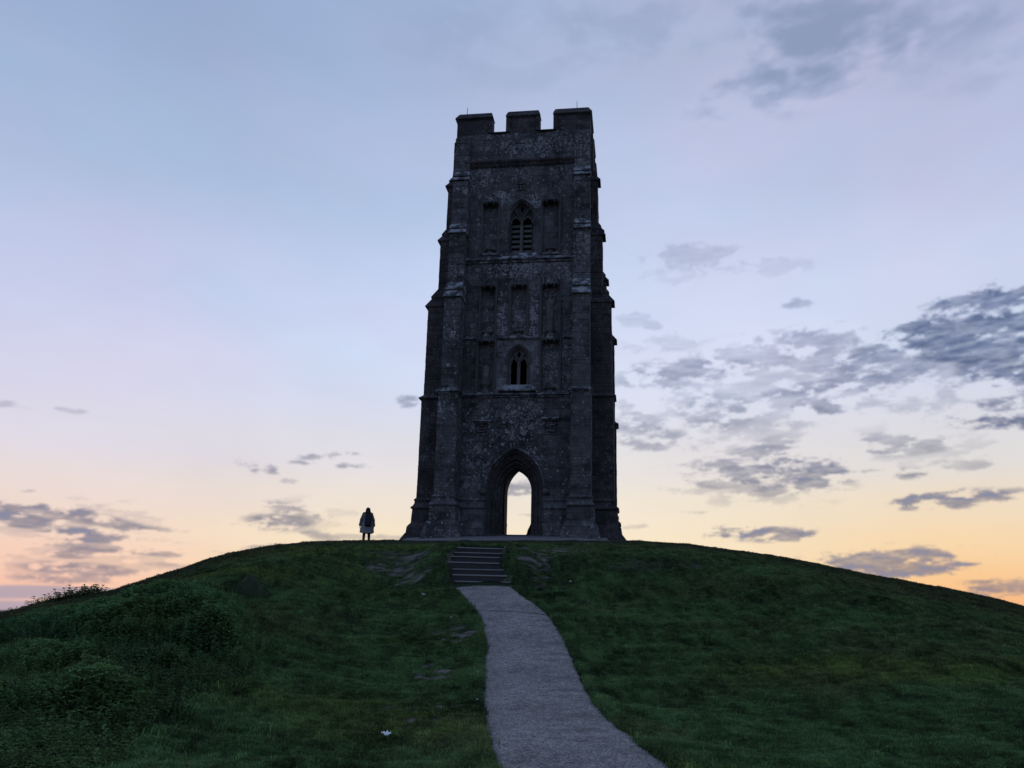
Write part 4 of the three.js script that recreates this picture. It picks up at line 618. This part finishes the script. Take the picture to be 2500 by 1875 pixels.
    const sleeves = skin([-1, 1].flatMap((s) => [[[s * 0.175, 1.34, 0], [s * 0.275, 1.06, 0.012], 0.085, 0.08], [[s * 0.275, 1.06, 0.012], [s * 0.33, 0.8, -0.028], 0.078, 0.07]]), [-0.55, 0.52, -0.55], 1.1, 84, 0.016);
    return [g, sleeves];
  })();
  solid('coat', coat[0], coatCloth, person);
  solid('sleeves', coat[1], sleeveCloth, person).userData.label = 'dark sleeves of the pale coat';
  const trousers = skin([-1, 1].flatMap((s) => [[[s * 0.09, 0.86, 0], [s * 0.115, 0.47, -0.015], 0.1, 0.076], [[s * 0.115, 0.47, -0.015], [s * 0.13, 0.11, 0.02], 0.075, 0.062]]), [-0.45, 0.02, -0.45], 0.9, 76, 0.014);
  solid('trousers', trousers, dark, person);
  for (const s of [-1, 1]) solid('shoe', skin([[[s * 0.13, 0.06, 0.04], [s * 0.15, 0.045, -0.14], 0.055, 0.043]], [s * 0.14 - 0.2, -0.1, -0.26], 0.4, 40, 0.01), dark, person);
  solid('hair', skin([[[0, 1.545, 0.0], [0, 1.56, 0.015], 0.1, 0.1, 0.95, 1.05], [[0, 1.52, 0.04], [0, 1.38, 0.11], 0.1, 0.115, 1.1, 0.7], [[0, 1.38, 0.11], [0.02, 1.15, 0.16], 0.115, 0.09, 1.1, 0.45], [[-0.075, 1.5, 0], [-0.1, 1.36, 0.04], 0.035, 0.03], [[0.075, 1.5, 0], [0.12, 1.34, 0.05], 0.035, 0.04]], [-0.4, 1, -0.35], 0.8, 80, 0.016), hairTone, person);
  // a rucksack worn low on the back
  const pack = thing('backpack', 'dark rucksack hanging on the back of the person in the pale coat', 'backpack', [px, py, pz], 0.3);
  const bagGeo = (x0, x1, y0, y1, z0, z1, rd) => { const g = new THREE.BoxGeometry(x1 - x0, y1 - y0, z1 - z0, 8, 10, 6), p = g.attributes.position, v = new THREE.Vector3(), hx = (x1 - x0) / 2 - rd, hy = (y1 - y0) / 2 - rd, hz = (z1 - z0) / 2 - rd; for (let i = 0; i < p.count; i++) { v.fromBufferAttribute(p, i); const c = new THREE.Vector3(clamp(v.x, -hx, hx), clamp(v.y, -hy, hy), clamp(v.z, -hz, hz)); v.sub(c).normalize().multiplyScalar(rd * (1 + 0.1 * noise(p.getX(i) * 20, p.getY(i) * 20))).add(c); p.setXYZ(i, v.x + (x0 + x1) / 2, v.y + (y0 + y1) / 2, v.z + (z0 + z1) / 2); } g.computeVertexNormals(); return g; };
  solid('bag', bagGeo(-0.16, 0.17, 0.72, 1.3, 0.14, 0.31, 0.06), bag, pack);
  solid('pocket', bagGeo(-0.11, 0.12, 0.76, 1.0, 0.28, 0.35, 0.03), bag, pack);
  for (const s of [-1, 1]) solid('strap', plainGeo(new THREE.TubeGeometry(new THREE.CatmullRomCurve3([[0.09, 1.27, 0.2], [0.13, 1.41, 0.07], [0.13, 1.4, -0.08], [0.14, 1.2, -0.17], [0.16, 0.98, -0.14], [0.2, 0.92, 0.02], [0.12, 0.9, 0.19]].map(([x, y, z]) => new THREE.Vector3(s * x, y, z))), 30, 0.018, 6)), bag, pack);
}

// ---------------------------------------------------------------- plants
const leafTone = (r, g, b, name, through = 0.35) => new THREE.MeshPhysicalMaterial({ color: new THREE.Color().setRGB(r, g, b), roughness: 0.85, transmission: through, thickness: 0, specularIntensity: 0.15, name });
const WEED = leafTone(0.105, 0.195, 0.062, 'nettle_leaf', 0.3), STEM = new THREE.MeshStandardMaterial({ color: new THREE.Color().setRGB(0.055, 0.07, 0.035), roughness: 0.9, name: 'nettle_stem' }), BLADE = leafTone(0.138, 0.182, 0.062, 'grass_blade', 0.3);
function leafAt(f, base, dir, len, wide, droop) {           // a pointed leaf folded along its midrib
  const side = new THREE.Vector3(-dir.z, 0, dir.x).normalize(), at = (t, s) => { const p = base.clone().addScaledVector(dir, len * t).addScaledVector(side, s); p.y += len * (0.25 * t - droop * t * t) - Math.abs(s) * -0.25; return p.toArray(); };
  const a = at(0, 0), l = at(0.35, wide), r = at(0.35, -wide), m = at(0.4, 0), l2 = at(0.7, wide * 0.6), r2 = at(0.7, -wide * 0.6), m2 = at(0.72, 0), e = at(1, 0);
  f.tri(a, m, l).tri(a, r, m).quad(l, m, m2, l2).quad(m, r, r2, m2).tri(l2, m2, e).tri(m2, r2, e);
}
function nettle(seed, tall, pairs) {                        // [leaves, stem]
  const r = dice(seed), f = new Faces(), lean = [(r() - 0.5) * 0.35, (r() - 0.5) * 0.35], top = (t) => new THREE.Vector3(lean[0] * t * t * tall, t * tall, lean[1] * t * t * tall), turn = r() * 6;
  for (let k = 0; k < pairs; k++) { const t = 0.22 + 0.78 * (k / (pairs - 1)), len = tall * (0.36 - 0.16 * t) * (0.8 + 0.4 * r()); for (const s of [0, 1]) { const a = turn + k * 1.5 + s * Math.PI + (r() - 0.5) * 0.5; leafAt(f, top(t), new THREE.Vector3(Math.cos(a), 0.15 * t, Math.sin(a)), len, len * 0.3, 0.35 + 0.5 * r() * (1 - t)); } }
  for (let k = 0; k < 4; k++) { const a = turn + k * 1.57; leafAt(f, top(1), new THREE.Vector3(Math.cos(a) * 0.7, 0.8, Math.sin(a) * 0.7), tall * 0.09, tall * 0.026, 0); }
  const stem = new THREE.TubeGeometry(new THREE.CatmullRomCurve3([0, 0.5, 1].map(top)), 3, tall * 0.009, 4, false);
  return [f.geometry(), plainGeo(stem)];
}
{
  // nettles and bramble in one mass: nobody could count the stems
  const mass = thing('undergrowth', 'dark tangled bed of nettles covering the slope beside the grass', 'undergrowth', [0, 0, 0], 0, null, 'stuff');
  const r = dice(612), kinds = [nettle(3, 1, 7), nettle(17, 1, 6), nettle(29, 1, 8), nettle(44, 1, 6)], spots = kinds.map(() => []);
  for (let n = 0; n < 80000; n++) {
    const x = -14.5 + 11.5 * r(), z = -19.2 + 13 * r(), inside = thicket(x, z); if (inside < 0.02) continue;
    if (Math.atan2(x, -z) / D2R < -38) continue;
    const mound = smooth(clump(x, z), -0.3, 0.55), low = smooth(inside, 0, 0.8); if (r() > 0.45 + 0.55 * smooth(mound, 0.1, 0.42)) continue;
    const tall = (0.12 + 0.24 * low * mound + 0.1 * r() + 0.14 * smooth(z, -12, -8) * low) * lerp(1, 0.6, smooth(-z, 13, 17)) * lerp(0.5, 1, smooth(Math.atan2(x, -z) / D2R, -29, -22));
    spots[Math.floor(r() * 4)].push([x, ground(x, z) - 0.03, z, tall, r() * 6.28, (r() - 0.5) * 0.5, (r() - 0.5) * 0.5, 0.3 + 1.1 * r() * r() + 0.6 * mound + 0.4 * fbm(x * 0.5, z * 0.5 + 40, 2), fbm(x * 0.7 + 60, z * 0.7, 2)]);
  }
  const o = new THREE.Object3D();
  kinds.forEach(([leaves, stem], k) => { for (const [name, g, m] of [['leaves', leaves, WEED], ['stems', stem, STEM]]) {
    const copies = new THREE.InstancedMesh(g, m, spots[k].length); copies.name = name; copies.castShadow = copies.receiveShadow = true; copies.userData.kind = 'stuff';
    spots[k].forEach(([x, y, z, s, a, b, c, t, h], i) => { o.position.set(x, y, z); o.rotation.set(b, a, c); o.scale.setScalar(s); o.updateMatrix(); copies.setMatrixAt(i, o.matrix); copies.setColorAt(i, new THREE.Color(t * (1 + 0.2 * h), t, t * (1 - 0.2 * h))); });
    mass.add(copies);
  } });
  // single nettles that stand up against the sky on the ridge at the left
  const first = thing('nettle_plant', '', 'nettle', [0, 0, 0]), [lv, st] = (() => { const L = [], S = []; [[51, 0, 0, 0.4], [52, 0.13, 0.05, 0.33], [53, -0.12, 0.08, 0.36], [54, 0.03, -0.12, 0.3], [55, -0.06, -0.05, 0.25], [56, 0.2, -0.05, 0.24], [57, 0.08, 0.02, 0.3], [58, -0.17, 0.0, 0.27], [59, -0.02, 0.1, 0.33]].forEach(([q, x, z, h]) => { const [l, s] = nettle(q, h, 6); L.push(l.scale(1.7, 1, 1.7).translate(x, 0, z)); S.push(s.scale(1.7, 1, 1.7).translate(x, 0, z)); }); return [merged(L), merged(S)]; })();
  solid('leaves', lv, WEED, first); solid('stem', st, STEM, first);
  const WORD = ['first', 'second', 'third', 'fourth', 'fifth', 'sixth', 'seventh', 'eighth', 'ninth', 'tenth', 'eleventh', 'twelfth', 'thirteenth', 'fourteenth', 'fifteenth', 'sixteenth'];
  const seen = [[-29.0, 0.62], [-28.4, 0.66], [-27.85, 0.7], [-27.4, 0.9], [-27.1, 0.8], [-26.75, 1.0], [-26.4, 0.92], [-26.1, 1.05], [-25.85, 0.9], [-25.6, 1.1], [-25.35, 1.0], [-25.1, 1.15], [-24.85, 1.05], [-24.6, 0.85]];
  seen.forEach(([a, s], i) => {
    const p = i ? first.clone() : first; if (i) { p.name = numbered('nettle_plant'); scene.add(p); }
    const d = browFar(a) - 0.6 + 0.5 * r(), x = Math.sin(a * D2R) * d, z = -Math.cos(a * D2R) * d;
    p.position.set(x, ground(x, z) - 0.1, z); p.rotation.set((r() - 0.5) * 0.3, r() * 6.28, (r() - 0.5) * 0.3); p.scale.set(s * 1.15, s * 0.85, s * 1.15);
    p.userData = { label: 'dark nettle against the sky on the ridge, ' + WORD[i] + ' from the left', category: 'nettle', group: 'nettles standing on the skyline ridge' };
  });
}
// a tussocky heap of earth on the slope
const HEAP = [-5.62, -19.55];
{
  const y = ground(...HEAP), heap = thing('earth_mound', 'small dark grassed over earth mound alone on the grass slope', 'mound', [HEAP[0], y, HEAP[1]]);
  const g = new THREE.PlaneGeometry(1.2, 0.8, 40, 26).rotateX(-Math.PI / 2), p = g.attributes.position, C = [];
  const lift = (x, z) => { const q = Math.hypot((x + 0.1) / (x < -0.1 ? 0.3 : 0.55), z / 0.38); return 0.32 * Math.pow(Math.max(0, 1 - q), 0.8) * (1 + 0.35 * noise(x * 9, z * 9)); };
  for (let i = 0; i < p.count; i++) { const x = p.getX(i), z = p.getZ(i), h = lift(x, z), t = 1 + 0.3 * noise(x * 14, z * 14); p.setY(i, h * 1.15 + ground(HEAP[0] + x, HEAP[1] + z) - y - (h > 0 ? 0 : 0.1)); C.push(0.032 * t, 0.042 * t, 0.02 * t); }
  g.setAttribute('color', new THREE.Float32BufferAttribute(C, 3)); g.computeVertexNormals();
  solid('soil', g, new THREE.MeshStandardMaterial({ vertexColors: true, roughness: 1, name: 'heap_soil' }), heap);
  const r = dice(66), f = new Faces();
  for (let k = 0; k < 6000; k++) { const x = (r() - 0.5) * 1.1, z = (r() - 0.5) * 0.75, h = lift(x, z); if (h < 0.015) continue; const b = ground(HEAP[0] + x, HEAP[1] + z) - y + h - 0.01, a = r() * 6.28, l = 0.03 + 0.06 * r(), q = 0.006; f.tri([x - q * Math.cos(a), b, z - q * Math.sin(a)], [x + q * Math.cos(a), b, z + q * Math.sin(a)], [x + (r() - 0.5) * l, b + l, z + (r() - 0.5) * l]); }
  const t = solid('grass', f.geometry(), leafTone(0.05, 0.075, 0.028, 'heap_grass', 0.2), heap); t.userData.kind = 'stuff';
}
{
  // cropped turf: tufts of a few blades, thin where the ground is trodden
  const turf = thing('grass', 'short uneven green turf over the whole hill', 'grass', [0, 0, 0], 0, null, 'stuff');
  const r = dice(2024), tuft = (seed, blades, spread, wide) => { const q = dice(seed), f = new Faces(); for (let k = 0; k < blades; k++) { const a = q() * 6.28, x = (q() - 0.5) * spread, z = (q() - 0.5) * spread, h = 0.55 + 0.55 * q(), bend = 0.25 + 0.75 * q(), c = Math.cos(a) * wide, s = Math.sin(a) * wide, dx = -Math.sin(a) * bend, dz = Math.cos(a) * bend, m = [x + dx * 0.3 * h, h * 0.6, z + dz * 0.3 * h], e = [x + dx * h, h * (1 - 0.3 * bend), z + dz * h]; f.quad([x - c, 0, z - s], [x + c, 0, z + s], [m[0] + c * 0.8, m[1], m[2] + s * 0.8], [m[0] - c * 0.8, m[1], m[2] - s * 0.8]).tri([m[0] - c * 0.8, m[1], m[2] - s * 0.8], [m[0] + c * 0.8, m[1], m[2] + s * 0.8], e); } return f.geometry(); };
  const kinds = [tuft(1, 9, 1.3, 0.05), tuft(2, 11, 1.6, 0.06), tuft(3, 8, 1.1, 0.045), tuft(4, 13, 2.2, 0.06)], lists = kinds.map(() => ({ m: [], c: [] })), o = new THREE.Object3D();
  const rings = [[5, 9, 90000, 0.85], [9, 13, 130000, 0.9], [13, 18, 150000, 1], [18, 25, 150000, 1.1], [25, 34, 130000, 1.25], [34, 46, 110000, 1.2]];
  for (const [d0, d1, count, big] of rings) for (let n = 0; n < count; n++) {
    const d = Math.sqrt(lerp(d0 * d0, d1 * d1, r())), a = (r() - 0.5) * 70, x = Math.sin(a * D2R) * d, z = -Math.cos(a * D2R) * d, k = Math.floor(r() * 4), roll = r();
    if (d > browFar(a) + 2) continue;
    const path = inPath(x, z); if (path > -0.03 + 0.05 * roll * roll) continue;
    if (inSteps(x, z) > -0.02 || (inPaving(x, z) > -0.05 + 0.25 * roll && towerLocal(x, z)[1] > -9)) continue;
    const b = bare(x, z); if (b > 0.15 && roll < 0.16 + b * 0.6) continue;
    const wild = fbm(x * 0.8 + 30, z * 1.2, 3), dry = fbm(x * 0.22 + 70, z * 0.3 + 5, 3) + 0.35 * fbm(x * 1.9, z * 1.9, 2), high = smooth(d / browFar(a), 0.62, 0.92), lush = fbm(x * 0.3 + 15, z * 0.5 + 3, 3);
    if (high * (0.15 + 0.5 * dry) > roll * 1.3) continue;
    const bed = thicket(x, z); if (bed > 0.2 && r() < 0.85) continue;
    const rank = bed > -0.25 ? 1.6 : 1, s = (0.04 + 0.022 * wild + 0.02 * r()) * big * rank * (r() < 0.015 ? 1.7 : 1) * (d > 31 && Math.abs(a) < 8 ? 0.6 : 1) * (1 - 0.3 * high) * (path > -0.12 ? 1.2 : 1) * (1 - 0.6 * Math.max(b, bare(x, z - 0.35)));
    o.position.set(x, ground(x, z) - 0.006, z); o.rotation.set((r() - 0.5) * 0.5, r() * 6.28, (r() - 0.5) * 0.5); o.scale.set(s, s * (0.75 + 0.5 * r()), s); o.updateMatrix(); lists[k].m.push(o.matrix.toArray());
    const q = r(), t = clamp(0.56 + 1.0 * q * q + 0.2 * lush + 0.5 * fbm(x * 1.5 + 9, z * 1.3, 4) + 0.4 * noise(x * 7, z * 2.2), 0.16, 2) * (1 - 0.45 * high), brown = clamp(smooth(dry, 0.15, 0.6) * 0.35 + high * 0.75 + b * 0.8 + (r() < 0.05 ? 0.6 : 0), 0, 1), gold = smooth(fbm(x * 0.16 + 33, z * 0.28 + 71, 2), 0.05, 0.5) * 0.6;
    lists[k].c.push([lerp(lerp(0.72, 1.1, gold), 1.05, brown) * t, lerp(lerp(0.98, 1.12, gold), 0.74, brown) * t, lerp(lerp(0.95, 0.6, gold), 0.9, brown) * t]);
  }
  kinds.forEach((g, k) => { const c = new THREE.InstancedMesh(g, BLADE, lists[k].m.length), q = new THREE.Color(), mm = new THREE.Matrix4(); c.name = 'blades'; c.castShadow = c.receiveShadow = true; c.userData.kind = 'stuff'; lists[k].m.forEach((m, i) => { c.setMatrixAt(i, mm.fromArray(m)); c.setColorAt(i, q.setRGB(...lists[k].c[i])); }); turf.add(c); });
}
// litter and stones lying on the grass
{
  const paper = new THREE.MeshStandardMaterial({ color: new THREE.Color().setRGB(0.78, 0.78, 0.76), roughness: 0.8, side: THREE.DoubleSide, name: 'paper' });
  const scrap = (x, z, s, label) => { const g = new THREE.PlaneGeometry(1, 0.7, 7, 5).rotateX(-Math.PI / 2), p = g.attributes.position; for (let i = 0; i < p.count; i++) p.setY(i, 0.3 + 0.42 * noise(p.getX(i) * 4 + x, p.getZ(i) * 4) + 0.2 * noise(p.getX(i) * 9, p.getZ(i) * 9 + z)); g.computeVertexNormals(); const m = solid('paper_scrap', g, paper); m.position.set(x, ground(x, z) + 0.03, z); m.scale.setScalar(s); m.rotation.y = x * 5; tag(m, label, 'litter'); };
  scrap(-1.24, -9.77, 0.1, 'crumpled white paper scrap alone on the lower grass');
  scrap(-0.36, -12.0, 0.04, 'tiny white scrap lying against the edge of the path');
  const pale = new THREE.MeshStandardMaterial({ color: new THREE.Color().setRGB(0.42, 0.4, 0.36), roughness: 0.9, bumpMap: chippings.bump, bumpScale: 0.004, name: 'pale_stone' });
  const rock = new THREE.IcosahedronGeometry(1, 2), p = rock.attributes.position; for (let i = 0; i < p.count; i++) { const k = 1 + 0.22 * noise(p.getX(i) * 2 + 4, p.getY(i) * 2 + p.getZ(i)); p.setXYZ(i, p.getX(i) * k, p.getY(i) * k * 0.65, p.getZ(i) * k * 0.85); } rock.computeVertexNormals(); boxUV(rock, 0.9);
  [[-3.05, -22.6, 0.045, 'pale stone in the grass below the bare earth left of the steps'], [-2.1, -22.3, 0.05, 'pale stone in the grass close to the foot of the steps'], [1.72, -23.9, 0.05, 'pale stone by the worn patch right of the steps'], [3.05, -24.0, 0.04, 'small pale stone on open grass right of the steps'], [-1.2, -19.3, 0.035, 'small pale stone on the grass above the bare patch by the path']].forEach(([x, z, s, label]) => { const m = solid('pale_stone', rock, pale); m.position.set(x, ground(x, z) + s * 0.5, z); m.scale.setScalar(s); m.rotation.y = x * 3; tag(m, label, 'stone'); });
}
renderer.render(scene, camera);
